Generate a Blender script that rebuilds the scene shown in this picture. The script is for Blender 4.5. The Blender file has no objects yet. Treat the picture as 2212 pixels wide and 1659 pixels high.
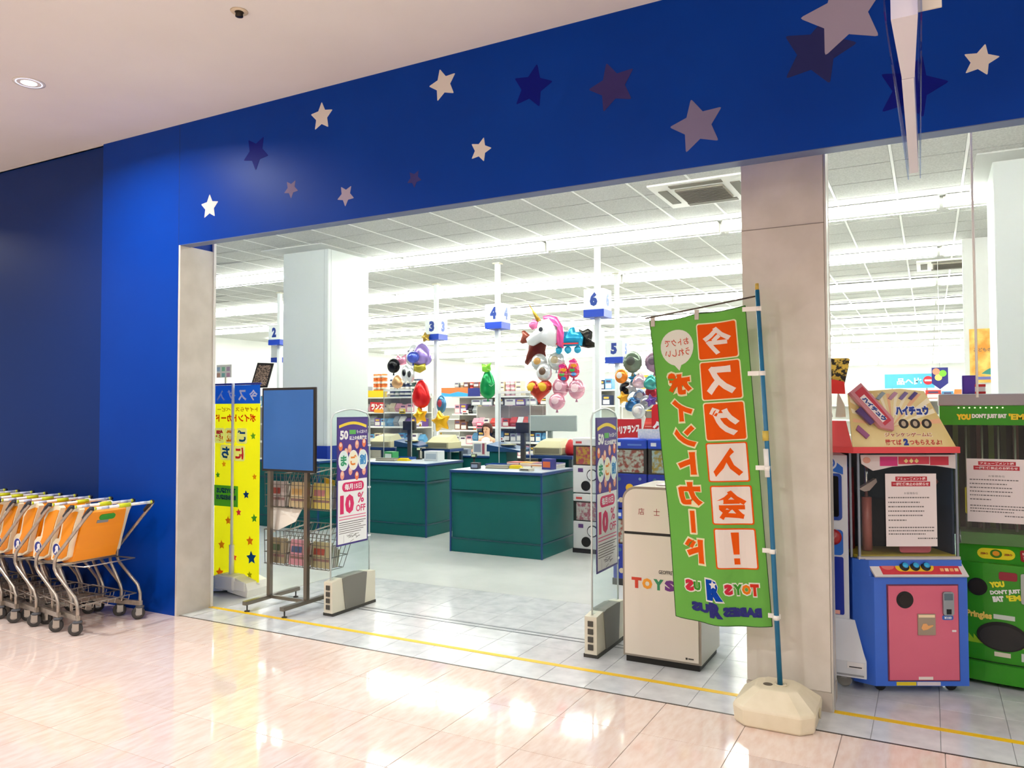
import bpy, bmesh, math, random
from mathutils import Vector, Matrix
rnd = random.Random(7)
sc = bpy.context.scene
COL = sc.collection
PI = math.pi

# ---------------------------------------------------------------- camera, world, exposure
FPX = 1681.757
cam_d = bpy.data.cameras.new('camera')
cam = bpy.data.objects.new('camera', cam_d)
COL.objects.link(cam)
sc.camera = cam
cam_d.sensor_fit = 'HORIZONTAL'
cam_d.sensor_width = 36.0
cam_d.lens = 36.0 * FPX / 2212.0
cam_d.clip_end = 200
yaw, pit, rol = 0.492529, 0.0329202, -0.003072
fw = Vector((-math.sin(yaw) * math.cos(pit), math.cos(yaw) * math.cos(pit), math.sin(pit)))
rt = Vector((math.cos(yaw), math.sin(yaw), 0))
up = rt.cross(fw)
r2 = rt * math.cos(rol) + up * math.sin(rol)
u2 = up * math.cos(rol) - rt * math.sin(rol)
mw = Matrix((r2, u2, -fw)).transposed().to_4x4()
mw.translation = (0, 0, 1.6)
cam.matrix_world = mw

world = bpy.data.worlds.new('world')
sc.world = world
world.use_nodes = True
world.node_tree.nodes['Background'].inputs[0].default_value = (0.96, 0.985, 1.0, 1)
world.node_tree.nodes['Background'].inputs[1].default_value = 0.6
sc.view_settings.view_transform = 'Standard'
sc.view_settings.look = 'None'
sc.view_settings.gamma = 1.0
sc.view_settings.use_curve_mapping = False
sc.view_settings.exposure = 0.0
sc.cycles.use_denoising = True
sc.cycles.use_light_tree = False
sc.cycles.max_bounces = 6
sc.cycles.diffuse_bounces = 4
sc.cycles.glossy_bounces = 3
sc.cycles.transparent_max_bounces = 12
sc.cycles.caustics_reflective = False
sc.cycles.caustics_refractive = False
sc.cycles.adaptive_threshold = 0.05
sc.cycles.adaptive_min_samples = 16
sc.cycles.sample_clamp_indirect = 15.0
TUBE_STRENGTH = 32.0       # store fluorescent tubes
DOWN_WATT = 50.0          # mall downlights

# ---------------------------------------------------------------- materials
def lin(c):
    c /= 255.0
    return c / 12.92 if c <= 0.04045 else ((c + 0.055) / 1.055) ** 2.4
def rgb(h):
    h = h.lstrip('#')
    return tuple(lin(int(h[i:i + 2], 16)) for i in (0, 2, 4)) + (1.0,)
_mats = {}
def M(col, rough=0.5, metal=0.0, emit=0.0, coat=0.0, trans=0.0, alpha=1.0, name=None, spec=0.5):
    key = (col, rough, metal, emit, coat, trans, alpha, spec)
    if key in _mats:
        return _mats[key]
    m = bpy.data.materials.new(name or 'surface_' + col.strip('#'))
    m.use_nodes = True
    b = m.node_tree.nodes['Principled BSDF']
    b.inputs['Base Color'].default_value = rgb(col)
    b.inputs['Roughness'].default_value = rough
    b.inputs['Metallic'].default_value = metal
    b.inputs['Specular IOR Level'].default_value = spec
    b.inputs['Coat Weight'].default_value = coat
    b.inputs['Transmission Weight'].default_value = trans
    b.inputs['Alpha'].default_value = alpha
    if emit:
        b.inputs['Emission Color'].default_value = rgb(col)
        b.inputs['Emission Strength'].default_value = emit
    _mats[key] = m
    return m
def noise_mat(name, c1, c2, scale=(1, 1, 1), nscale=8.0, rough=0.4, detail=4.0, bump=0.0, lo=0.35, hi=0.65, rough_var=0.0, coat=0.0, per_object=0.0, bump_scale=None, metal=0.0, spec=0.5):
    m = bpy.data.materials.new(name)
    m.use_nodes = True
    nt = m.node_tree
    b = nt.nodes['Principled BSDF']
    tc = nt.nodes.new('ShaderNodeTexCoord')
    mp = nt.nodes.new('ShaderNodeMapping')
    mp.inputs['Scale'].default_value = scale
    nz = nt.nodes.new('ShaderNodeTexNoise')
    nz.inputs['Scale'].default_value = nscale
    nz.inputs['Detail'].default_value = detail
    cr = nt.nodes.new('ShaderNodeValToRGB')
    cr.color_ramp.elements[0].position = lo
    cr.color_ramp.elements[1].position = hi
    cr.color_ramp.elements[0].color = rgb(c1)
    cr.color_ramp.elements[1].color = rgb(c2)
    geo = nt.nodes.new('ShaderNodeNewGeometry')
    nt.links.new(geo.outputs['Position'], mp.inputs['Vector'])
    nt.links.new(mp.outputs[0], nz.inputs['Vector'])
    nt.links.new(nz.outputs['Fac'], cr.inputs['Fac'])
    if per_object:
        oi = nt.nodes.new('ShaderNodeObjectInfo')
        hs = nt.nodes.new('ShaderNodeHueSaturation')
        mr = nt.nodes.new('ShaderNodeMapRange')
        mr.inputs['To Min'].default_value = 1 - per_object
        mr.inputs['To Max'].default_value = 1 + per_object * 0.4
        nt.links.new(oi.outputs['Random'], mr.inputs['Value'])
        nt.links.new(mr.outputs[0], hs.inputs['Value'])
        nt.links.new(cr.outputs[0], hs.inputs['Color'])
        nt.links.new(hs.outputs[0], b.inputs['Base Color'])
    else:
        nt.links.new(cr.outputs[0], b.inputs['Base Color'])
    b.inputs['Roughness'].default_value = rough
    b.inputs['Metallic'].default_value = metal
    b.inputs['Specular IOR Level'].default_value = spec
    b.inputs['Coat Weight'].default_value = coat
    b.inputs['Coat Roughness'].default_value = 0.05
    if bump:
        n2 = nt.nodes.new('ShaderNodeTexNoise')
        n2.inputs['Scale'].default_value = bump_scale or nscale * 6
        nt.links.new(mp.outputs[0], n2.inputs['Vector'])
        bp = nt.nodes.new('ShaderNodeBump')
        bp.inputs['Strength'].default_value = bump
        bp.inputs['Distance'].default_value = 0.01
        nt.links.new(n2.outputs['Fac'], bp.inputs['Height'])
        nt.links.new(bp.outputs[0], b.inputs['Normal'])
    return m
def glass_mat(name, tint, mix=0.1, rough=0.02):
    """clear acrylic: mostly see-through with a weak mirror sheen and a faint tint"""
    m = bpy.data.materials.new(name)
    m.use_nodes = True
    nt = m.node_tree
    nt.nodes.remove(nt.nodes['Principled BSDF'])
    out = nt.nodes['Material Output']
    tr = nt.nodes.new('ShaderNodeBsdfTransparent')
    tr.inputs[0].default_value = rgb(tint)
    gl = nt.nodes.new('ShaderNodeBsdfGlossy')
    gl.inputs['Roughness'].default_value = rough
    lw = nt.nodes.new('ShaderNodeLayerWeight')
    pw = nt.nodes.new('ShaderNodeMath')
    pw.operation = 'POWER'
    pw.inputs[1].default_value = 4.0
    nt.links.new(lw.outputs['Facing'], pw.inputs[0])
    ad = nt.nodes.new('ShaderNodeMath')
    ad.operation = 'MULTIPLY_ADD'
    ad.inputs[1].default_value = 0.35
    ad.inputs[2].default_value = mix
    mx = nt.nodes.new('ShaderNodeMixShader')
    nt.links.new(pw.outputs[0], ad.inputs[0])
    nt.links.new(ad.outputs[0], mx.inputs[0])
    nt.links.new(tr.outputs[0], mx.inputs[1])
    nt.links.new(gl.outputs[0], mx.inputs[2])
    nt.links.new(mx.outputs[0], out.inputs['Surface'])
    return m
_cl = {}
def C(col, tr=0.45):
    """thin woven cloth or its ink: lets some light from behind through"""
    if (col, tr) not in _cl:
        m = bpy.data.materials.new('cloth_' + col.strip('#'))
        m.use_nodes = True
        nt = m.node_tree
        nt.nodes.remove(nt.nodes['Principled BSDF'])
        a = nt.nodes.new('ShaderNodeBsdfDiffuse')
        b = nt.nodes.new('ShaderNodeBsdfTranslucent')
        x = nt.nodes.new('ShaderNodeMixShader')
        a.inputs[0].default_value = b.inputs[0].default_value = rgb(col)
        x.inputs[0].default_value = tr
        nt.links.new(a.outputs[0], x.inputs[1])
        nt.links.new(b.outputs[0], x.inputs[2])
        nt.links.new(x.outputs[0], nt.nodes['Material Output'].inputs['Surface'])
        _cl[(col, tr)] = m
    return _cl[(col, tr)]
CLEAR = glass_mat('clear_acrylic', '#F4FAFA', 0.03)
CLEARB = glass_mat('bluish_acrylic', '#D5DDF5', 0.05)
FILM = glass_mat('clear_film', '#F2F4F6', 0.12, 0.15)
WHITE = M('#F2F2EE', 0.45)
STEEL = M('#B9B6AE', 0.28, 0.9)
DARK = M('#16161A', 0.4)
CHROME = M('#D8D8D6', 0.15, 1.0)

# ---------------------------------------------------------------- mesh helpers
class Face:
    """a flat frame in space: pt(a, b, c) = origin + a*u + b*v + c*normal"""
    def __init__(s, o, u, v):
        s.o, s.u, s.v = Vector(o), Vector(u).normalized(), Vector(v).normalized()
        s.n = s.u.cross(s.v).normalized()
    def pt(s, a, b, c=0.0):
        return s.o + s.u * a + s.v * b + s.n * c
def FRONT(x=0, y=0, z=0):       # faces -Y
    return Face((x, y, z), (1, 0, 0), (0, 0, 1))
def RIGHT(x=0, y=0, z=0):       # faces +X
    return Face((x, y, z), (0, 1, 0), (0, 0, 1))

_txt = {}
def text_mesh(s, bold=0.0, res=2):
    k = (s, bold, res)
    if k not in _txt:
        c = bpy.data.curves.new('glyphs', 'FONT')
        c.body = s
        c.offset = bold
        c.resolution_u = res
        ob = bpy.data.objects.new('glyphs', c)
        COL.objects.link(ob)
        dg = bpy.context.evaluated_depsgraph_get()
        me = ob.evaluated_get(dg).to_mesh()
        v = [tuple(p.co) for p in me.vertices]
        f = [tuple(p.vertices) for p in me.polygons]
        ob.evaluated_get(dg).to_mesh_clear()
        bpy.data.objects.remove(ob)
        bpy.data.curves.remove(c)
        # merge doubles away by keeping as is; bounding box for fitting
        xs = [p[0] for p in v] or [0]
        ys = [p[1] for p in v] or [0]
        _txt[k] = (v, f, min(xs), max(xs), min(ys), max(ys))
    return _txt[k]

class MB:
    def __init__(s):
        s.v, s.f, s.mi, s.sm, s.mats = [], [], [], [], []
    def add(s, vs, fs, mat, smooth=False):
        if mat not in s.mats:
            s.mats.append(mat)
        i, n = s.mats.index(mat), len(s.v)
        s.v += [tuple(p) for p in vs]
        for f in fs:
            s.f.append(tuple(n + k for k in f))
            s.mi.append(i)
            s.sm.append(smooth)
        return s
    def box(s, x0, y0, z0, x1, y1, z1, mat, bev=0.0):
        x0, x1 = min(x0, x1), max(x0, x1)
        y0, y1 = min(y0, y1), max(y0, y1)
        z0, z1 = min(z0, z1), max(z0, z1)
        if not bev:
            v = [(x, y, z) for x in (x0, x1) for y in (y0, y1) for z in (z0, z1)]
            return s.add(v, [(0, 1, 3, 2), (4, 6, 7, 5), (0, 4, 5, 1), (2, 3, 7, 6), (0, 2, 6, 4), (1, 5, 7, 3)], mat)
        b = min(bev, (x1 - x0) * .49, (y1 - y0) * .49, (z1 - z0) * .49)
        bm = bmesh.new()
        bmesh.ops.create_cube(bm, size=1.0)
        for p in bm.verts:
            p.co = Vector(((x0 + x1) / 2 + p.co.x * (x1 - x0), (y0 + y1) / 2 + p.co.y * (y1 - y0), (z0 + z1) / 2 + p.co.z * (z1 - z0)))
        bmesh.ops.bevel(bm, geom=bm.edges[:], offset=b, segments=2, profile=0.5, affect='EDGES')
        bm.verts.index_update()
        s.add([p.co[:] for p in bm.verts], [[q.index for q in f.verts] for f in bm.faces], mat)
        bm.free()
        return s
    def prism(s, face, poly, mat, c0=0.0, c1=0.001, smooth=False):
        """extrude a 2D outline (counter-clockwise) lying in a Face from c0 to c1 along its normal"""
        a = sum(poly[i - 1][0] * p[1] - p[0] * poly[i - 1][1] for i, p in enumerate(poly))
        if a < 0:
            poly = poly[::-1]
        n = len(poly)
        if mat.name.startswith('cloth_'):       # ink on cloth: a single printed layer
            return s.add([face.pt(p[0], p[1], c1) for p in poly], [tuple(range(n))], mat)
        v = [face.pt(p[0], p[1], c0) for p in poly] + [face.pt(p[0], p[1], c1) for p in poly]
        f = [tuple(range(n))[::-1], tuple(range(n, 2 * n))] + [(i, (i + 1) % n, n + (i + 1) % n, n + i) for i in range(n)]
        return s.add(v, f, mat, smooth)
    def rect(s, face, a0, b0, a1, b1, mat, c0=0.0, c1=0.001, r=0.0):
        return s.prism(face, rrect(a0, b0, a1, b1, r), mat, c0, c1)
    def disc(s, face, a, b, r, mat, c0=0.0, c1=0.001, n=24, ry=None):
        return s.prism(face, [(a + r * math.cos(2 * PI * i / n), b + (ry or r) * math.sin(2 * PI * i / n)) for i in range(n)], mat, c0, c1)
    def tube(s, pts, r, mat, n=8, closed=False):
        pts = [Vector(p) for p in pts]
        rs = r if isinstance(r, (list, tuple)) else [r] * len(pts)
        N = len(pts)
        vs, fs = [], []
        ref = None
        for i, p in enumerate(pts):
            if closed:
                t = (pts[(i + 1) % N] - pts[i - 1]).normalized()
            else:
                t = (pts[min(i + 1, N - 1)] - pts[max(i - 1, 0)]).normalized()
            if ref is None:
                ref = t.orthogonal().normalized()
            ref = (ref - t * ref.dot(t)).normalized()
            bi = t.cross(ref)
            for k in range(n):
                a = 2 * PI * k / n
                vs.append(p + (ref * math.cos(a) + bi * math.sin(a)) * rs[i])
        for i in range(N if closed else N - 1):
            j = (i + 1) % N
            for k in range(n):
                fs.append((i * n + k, i * n + (k + 1) % n, j * n + (k + 1) % n, j * n + k))
        if not closed:
            fs.append(tuple(range(n))[::-1])
            fs.append(tuple((N - 1) * n + k for k in range(n)))
        return s.add(vs, fs, mat, n > 5)
    def lathe(s, prof, c, mat, n=20, axis='z', smooth=True):
        """profile of (radius, height) pairs turned about an axis through c"""
        vs, fs = [], []
        m = len(prof)
        for r, h in prof:
            for k in range(n):
                a = 2 * PI * k / n
                x, y = r * math.cos(a), r * math.sin(a)
                p = (x, y, h) if axis == 'z' else ((x, h, -y) if axis == 'y' else (h, x, y))
                vs.append((c[0] + p[0], c[1] + p[1], c[2] + p[2]))
        for i in range(m - 1):
            for k in range(n):
                fs.append((i * n + k, i * n + (k + 1) % n, (i + 1) * n + (k + 1) % n, (i + 1) * n + k))
        fs.append(tuple(range(n))[::-1])
        fs.append(tuple((m - 1) * n + k for k in range(n)))
        return s.add(vs, fs, mat, smooth)
    def text(s, face, string, a, b, h, mat, c=0.0015, bold=0.0, align='c', width=None, mirror=False, rot=0.0, res=2, fit='cap'):
        """lettering laid flat on a Face; (a, b) is the centre, h the glyph height"""
        v, f, x0, x1, y0, y1 = text_mesh(string, bold, res)
        sy = h / max(y1 - y0, 1e-4) if fit == 'cap' else h
        sx = width / max(x1 - x0, 1e-4) if width else sy
        cx = {'c': (x0 + x1) / 2, 'l': x0, 'r': x1}[align]
        cy = (y0 + y1) / 2
        ca, sa = math.cos(rot), math.sin(rot)
        vs = []
        for p in v:
            x, y = (p[0] - cx) * sx, (p[1] - cy) * sy
            if mirror:
                x = -x
            vs.append(face.pt(a + x * ca - y * sa, b + x * sa + y * ca, c))
        if mirror:
            f = [q[::-1] for q in f]
        return s.add(vs, f, mat)
    def puffy(s, face, poly, t, mat, back=True, center=None, rings=(1, .94, .82, .62, .36, .12)):
        """inflated outline (foil balloon) around a centre it is star-shaped about"""
        cx, cy = center or (sum(p[0] for p in poly) / len(poly), sum(p[1] for p in poly) / len(poly))
        n = len(poly)
        for sgn in ((1, -1) if back else (1,)):
            vs, fs = [], []
            for q in rings:
                hgt = t * math.sqrt(max(0, 1 - q ** 2.2))
                for p in poly:
                    vs.append(face.pt(cx + (p[0] - cx) * q, cy + (p[1] - cy) * q, sgn * hgt))
            m = len(rings)
            vs.append(face.pt(cx, cy, sgn * t))
            for i in range(m - 1):
                for k in range(n):
                    g = (i * n + k, i * n + (k + 1) % n, (i + 1) * n + (k + 1) % n, (i + 1) * n + k)
                    fs.append(g if sgn > 0 else g[::-1])
            for k in range(n):
                g = ((m - 1) * n + k, (m - 1) * n + (k + 1) % n, m * n)
                fs.append(g if sgn > 0 else g[::-1])
            s.add(vs, fs, mat, True)
        return s
    def mesh(s, name):
        me = bpy.data.meshes.new(name)
        me.from_pydata(s.v, [], s.f)
        for m in s.mats:
            me.materials.append(m)
        me.polygons.foreach_set('material_index', s.mi)
        me.polygons.foreach_set('use_smooth', s.sm)
        me.update()
        return me
    def build(s, name, parent=None, loc=None, rz=0.0):
        o = bpy.data.objects.new(name, s.mesh(name))
        COL.objects.link(o)
        o.parent = parent
        if loc:
            o.location = loc
        if rz:
            o.rotation_euler.z = rz
        return o
def rrect(a0, b0, a1, b1, r=0.0, n=4):
    if r <= 0:
        return [(a0, b0), (a1, b0), (a1, b1), (a0, b1)]
    out = []
    for cx, cy, st in ((a1 - r, b0 + r, -PI / 2), (a1 - r, b1 - r, 0), (a0 + r, b1 - r, PI / 2), (a0 + r, b0 + r, PI)):
        for i in range(n + 1):
            t = st + PI / 2 * i / n
            out.append((cx + r * math.cos(t), cy + r * math.sin(t)))
    return out
def star(cx, cy, R, rot=0.0, ratio=0.5, rnd_=0.13):
    """five-pointed star outline with softly rounded tips"""
    raw = []
    for i in range(10):
        a = PI / 2 + rot + i * PI / 5
        q = R if i % 2 == 0 else R * ratio
        raw.append((cx + q * math.cos(a), cy + q * math.sin(a)))
    out = []
    for i in range(10):
        p = raw[i]
        if i % 2 == 0 and rnd_:
            a, b = raw[i - 1], raw[(i + 1) % 10]
            p1 = (p[0] + (a[0] - p[0]) * rnd_, p[1] + (a[1] - p[1]) * rnd_)
            p2 = (p[0] + (b[0] - p[0]) * rnd_, p[1] + (b[1] - p[1]) * rnd_)
            mid = ((p1[0] + p2[0]) / 4 + p[0] / 2, (p1[1] + p2[1]) / 4 + p[1] / 2)
            out += [p1, mid, p2]
        else:
            out.append(p)
    return out
def ell(cx, cy, rx, ry, n=24):
    return [(cx + rx * math.cos(2 * PI * i / n), cy + ry * math.sin(2 * PI * i / n)) for i in range(n)]

def tag(o, label=None, cat=None, group=None, kind=None):
    if label: o['label'] = label
    if cat: o['category'] = cat
    if group: o['group'] = group
    if kind: o['kind'] = kind
    return o
def thing(name, label, cat, loc=(0, 0, 0), rz=0.0, group=None):
    o = bpy.data.objects.new(name, None)
    o.empty_display_size = 0.1
    COL.objects.link(o)
    o.location = loc
    o.rotation_euler.z = rz
    return tag(o, label, cat, group)
def copy_tree(o, parent=None):
    c = o.copy()
    COL.objects.link(c)
    c.parent = parent
    for ch in list(o.children):
        copy_tree(ch, c)
    return c
def structure(mb, name):
    return tag(mb.build(name), kind='structure')
ORD = ['', 'first', 'second', 'third', 'fourth', 'fifth', 'sixth', 'seventh', 'eighth', 'ninth', 'tenth', 'eleventh', 'twelfth', 'thirteenth', 'fourteenth', 'fifteenth']

# ================================================================ THE SETTING
FY, FZ, CZ = 4.15, 2.91, 3.875         # fascia plane, lintel height, mall ceiling
SZ = 3.9                               # store ceiling
BLUE = noise_mat('blue_laminate', '#003898', '#003C9E', nscale=1.2, rough=0.4, spec=0.12)
NAVY = M('#102A66', 0.35)
PLASTER = noise_mat('ceiling_plaster', '#E6DFD8', '#ECE6E0', nscale=0.8, rough=0.8)
PINKTILE = noise_mat('pink_marble_tile', '#EACDBE', '#F3E0D6', scale=(6, 1.6, 1), nscale=5.0, rough=0.07, coat=0.5, detail=8, lo=0.3, hi=0.62, per_object=0.06)
GREYTILE = noise_mat('grey_white_vinyl_tile', '#C9CBCF', '#E0E1E3', scale=(1, 1, 1), nscale=9.0, rough=0.16, detail=8, lo=0.3, hi=0.7, per_object=0.05)
STOREFLOOR = noise_mat('store_floor', '#D6D8D5', '#DEDFDC', nscale=3.0, rough=0.22, detail=6)
GROUT = M('#9C8F86', 0.8)
GROUTG = M('#A5A6A8', 0.8)
OFFWHITE = noise_mat('column_paint', '#C9C1B5', '#D4CCC1', nscale=6, rough=0.6)
TILEC = noise_mat('mineral_ceiling_tile', '#B4B4B0', '#C8C8C4', nscale=60, rough=0.9, bump=0.15)
WALLW = M('#EFEFEB', 0.7)

# mall floor slab and pink tiles
fl = structure(MB().box(-16, -7, -0.05, 8, 4.18, -0.003, GROUT), 'floor')
tl = MB().box(-0.2197, -0.2197, -0.012, 0.2197, 0.2197, 0.0, PINKTILE, 0.0012).mesh('tile')
for i in range(-18, 5):
    for j in range(0, 7):
        o = bpy.data.objects.new('tile', tl)
        COL.objects.link(o)
        o.parent = fl
        o.location = (-0.41 + 0.4425 * (i + .5), 4.18 - 0.4425 * (j + .5), 0)
# outer floor where single tiles can no longer be told apart
PINKFAR = noise_mat('pink_marble_far', '#EACDBE', '#F3E0D6', scale=(6, 1.6, 1), nscale=5.0, rough=0.07, coat=0.5, detail=8, lo=0.3, hi=0.62)
mb = MB()
xa, xb, ya = -0.41 - 18 * 0.4425, -0.41 + 5 * 0.4425, 4.18 - 7 * 0.4425
mb.box(-16, -7, -0.012, xa - 0.003, 4.18, 0, PINKFAR)
o = mb.build('floor_field', fl)
MB().box(xb + 0.003, -7, -0.012, 8, 4.18, 0, PINKFAR).build('floor_field', fl)
MB().box(xa, -7, -0.012, xb, ya - 0.003, 0, PINKFAR).build('floor_field', fl)
# store floor
sf = structure(MB().box(-20, 4.18, -0.05, 12, 46, -0.003, GROUTG), 'floor_store')
tl = MB().box(-0.1485, -0.1485, -0.012, 0.1485, 0.1485, 0.0, GREYTILE, 0.0008).mesh('tile')
for i in range(-16, 6):
    for j in range(6):
        if -5.25 < -0.284 + 0.3 * i:
            o = bpy.data.objects.new('tile', tl)
            COL.objects.link(o)
            o.parent = sf
            o.location = (-0.284 + 0.3 * (i + .5), 4.18 + 0.3 * (j + .5), 0)
MB().box(-20, 5.982, -0.012, 12, 46, 0, STOREFLOOR).build('floor_field', sf)
MB().box(1.52, 4.18, -0.012, 12, 5.98, 0, STOREFLOOR).build('floor_field', sf)
MB().box(-20, 4.18, -0.012, -5.09, 5.98, 0, STOREFLOOR).build('floor_field', sf)
# metal strip between the two floors and the sliding-door rail
MB().box(-5.2, 4.174, -0.004, 2.5, 4.186, 0.0015, M('#55504A', 0.4, 0.6)).build('joint_strip', sf)
for yy in (4.985, 5.045):
    MB().box(-4.9, yy, -0.004, -1.3, yy + 0.016, 0.0015, M('#7E8286', 0.35, 0.8)).build('door_rail', sf)
tag(MB().box(-5.2, 4.455, 0.0002, -0.925, 4.497, 0.0016, M('#F2C400', 0.45)).build('floor_tape'), 'yellow tape line on the floor across the wide entrance', 'floor tape')
tag(MB().box(-0.48, 4.455, 0.0002, 3.2, 4.497, 0.0016, M('#F2C400', 0.45)).build('floor_tape'), 'yellow tape line on the floor before the game machines', 'floor tape')

# mall ceiling, fascia and blue walls
structure(MB().box(-16, -7, CZ, 8, FY + 0.05, CZ + 0.05, PLASTER), 'ceiling')
structure(MB().box(-5.22, FY, FZ, 8, FY + 0.095, CZ, BLUE), 'wall_fascia')
structure(MB().box(-6.18, FY, 0, -5.22, FY + 0.33, CZ, BLUE), 'wall_left')
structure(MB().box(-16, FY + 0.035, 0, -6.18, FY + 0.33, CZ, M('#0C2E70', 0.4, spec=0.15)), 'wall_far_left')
structure(MB().box(-16, -7.2, 0, 8, -7, CZ, M('#E3D9CE', 0.7)), 'wall_opposite')
fas = bpy.data.objects['wall_fascia']
# panel joints on the blue cladding
for x in (-5.2195,):
    MB().box(x, FY - 0.0006, FZ, x + 0.003, FY + 0.001, CZ, M('#0A2450', 0.5)).build('panel_joint', fas)
MB().box(-5.2, FY, FZ - 0.004, 8, FY + 0.095, FZ - 0.0002, M('#56648C', 0.4)).build('edge_trim', fas)
# vinyl stars: x, z, radius, turn, colour
SW, SN, SP, SM, SD = '#DDD6CE', '#04127C', '#3C346E', '#8E86A0', '#2A2E63'
deg = math.radians
for x, z, R, r, c in ((-4.87, 3.171, .1, 0, SW), (-4.381, 3.515, .135, 36, SN), (-3.744, 3.67, .106, 0, SW), (-4.028, 3.195, .071, 36, '#7A6C8E'),
                      (-3.523, 3.08, .078, 33, '#A79CB0'), (-2.948, 3.113, .061, 38, '#3C3A78'), (-2.724, 3.692, .11, 13, SW), (-2.445, 3.222, .081, -18, SW),
                      (-2.084, 3.548, .141, -15, SN), (-1.568, 3.447, .15, 14, SP), (-1.084, 3.136, .155, 12, '#7E7796'), (-0.471, 3.408, .19, -18, SD),
                      (-0.34, 3.565, .215, 10, '#A197AC'), (-0.052, 3.134, .161, -18, SN), (0.234, 3.205, .078, -16, SW)):
    MB().prism(FRONT(0, FY, 0), star(x, z, R, deg(r)), M(c, 0.5, spec=0.12), 0.0003, 0.0012 + 0.0008 * (c == '#A197AC')).build('star', fas)

# left reveal of the entrance: white jamb panel and aluminium door frame
structure(MB().box(-5.222, FY + 0.002, 0, -5.2, 4.475, FZ, OFFWHITE), 'trim_1')
mb = MB().box(-5.245, 4.475, 0, -5.222, 4.5, SZ, STEEL)
mb.box(-5.215, 4.475, 0, -5.195, 4.5, SZ, M('#E2DFD8', 0.4))
structure(mb, 'trim_2')
# entrance column with base
c1 = structure(MB().box(-0.92, 4.458, 0.1, -0.485, 4.7, SZ, OFFWHITE, 0.004), 'wall_column')
MB().box(-0.922, 4.452, 0, -0.481, 4.7, 0.1, M('#B9AEA1', 0.6)).build('column_base', c1)
MB().box(-0.92, 4.456, 2.6, -0.485, 4.459, 2.604, M('#8A8178', 0.6)).build('panel_joint', c1)
MB().box(-0.484, 4.455, 0, -0.474, 4.54, SZ, M('#C9C5BC', 0.35, 0.4)).build('edge_trim', c1)

# store shell
structure(MB().box(-19.9, 4.3, 0, -19.7, 46, SZ, WALLW), 'wall_store_left')
structure(MB().box(-19.9, 45, 0, 12, 45.2, SZ, WALLW), 'wall_store_back')
structure(MB().box(7.5, 4.3, 0, 7.7, 46, SZ, WALLW), 'wall_store_right')
structure(MB().box(-20, FY + 0.02, CZ, 8, FY + 0.2, SZ + 0.1, WALLW), 'wall_above_ceiling')
TB = M('#F0F0EC', 0.5)
ce = structure(MB().box(-20, FY + 0.1, SZ, 12, 46, SZ + 0.06, noise_mat('ceiling_far', '#B8B8B4', '#C6C6C2', nscale=30, rough=0.9)), 'ceiling_store')
# lay-in tiles: 0.6 m by 1.2 m, the nearest ones single
tc = MB().box(-0.285, -0.285, 0, 0.285, 0.285, 0.012, TILEC).mesh('tile')
SKIP = set()
n = 0
for j in range(0, 16):
    y = 4.35 + 0.6 * j
    for i in range(-30, 5):
        x = -0.27 + 0.6 * i
        if x + 0.3 < -1.2 * y or x > 0.14 * y + 0.3 or n >= 295:
            continue
        if y + 0.6 < 5.7:
            continue
        o = bpy.data.objects.new('tile', tc)
        COL.objects.link(o)
        o.parent = ce
        o.location = (x + 0.3, y + 0.3, SZ - 0.012)
        n += 1
# white T-bars running into the depth and crosswise
for i in range(-26, 6):
    x = -0.27 + 0.6 * i
    MB().box(x - 0.012, 4.35, SZ - 0.014, x + 0.012, 30, SZ + 0.001, TB).build('ceiling_bar', ce)
for j in range(0, 30):
    y = 4.35 + 0.6 * j
    MB().box(-16, y - 0.008, SZ - 0.01, 3.3, y + 0.008, SZ + 0.001, M('#B4B4B0', 0.6)).build('ceiling_bar', ce)

# square pillars inside the store
PILL = M('#D9DEDC', 0.35)
def pillar(name, x0, x1, y0, y1, label=None, band=True):
    o = structure(MB().box(x0, y0, 0, x1, y1, SZ - 0.015, PILL, 0.012), name)
    if band:
        MB().box(x0 - 0.004, y0 - 0.004, 0.6, x1 + 0.004, y1 + 0.004, 1.1, M('#12349C', 0.4)).build('colour_band', o)
    MB().box(x1 - 0.07, y0 - 0.002, 0, x1 - 0.064, y0 + 0.001, SZ - 0.02, M('#B9BFBD', 0.4)).build('panel_joint', o)
    MB().box(x1 - 0.001, y0 + 0.06, 0, x1 + 0.002, y0 + 0.066, SZ - 0.02, M('#B9BFBD', 0.4)).build('panel_joint', o)
    MB().box(x0 - 0.14, y0 - 0.3, SZ - 0.028, x1 + 0.14, y1 + 0.14, SZ - 0.013, M('#C9CAC6', 0.7)).build('ceiling_band', o)  # flat grey band on the ceiling around the pillar top
    return o
pillar('wall_pillar', -8.27, -7.42, 8.37, 9.27)
pillar('wall_pillar_right', 0.55, 1.4, 8.38, 9.27)
pillar('wall_pillar_far', -8.75, -8.0, 19.6, 20.4, band=False)
pillar('wall_pillar_rear', 0.85, 1.7, 19.6, 20.4, band=False)
structure(MB().box(-6.03, 12.5, 0, -5.12, 12.62, 2.52, M('#F2F3F0', 0.5), 0.01), 'wall_partition_centre')

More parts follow.
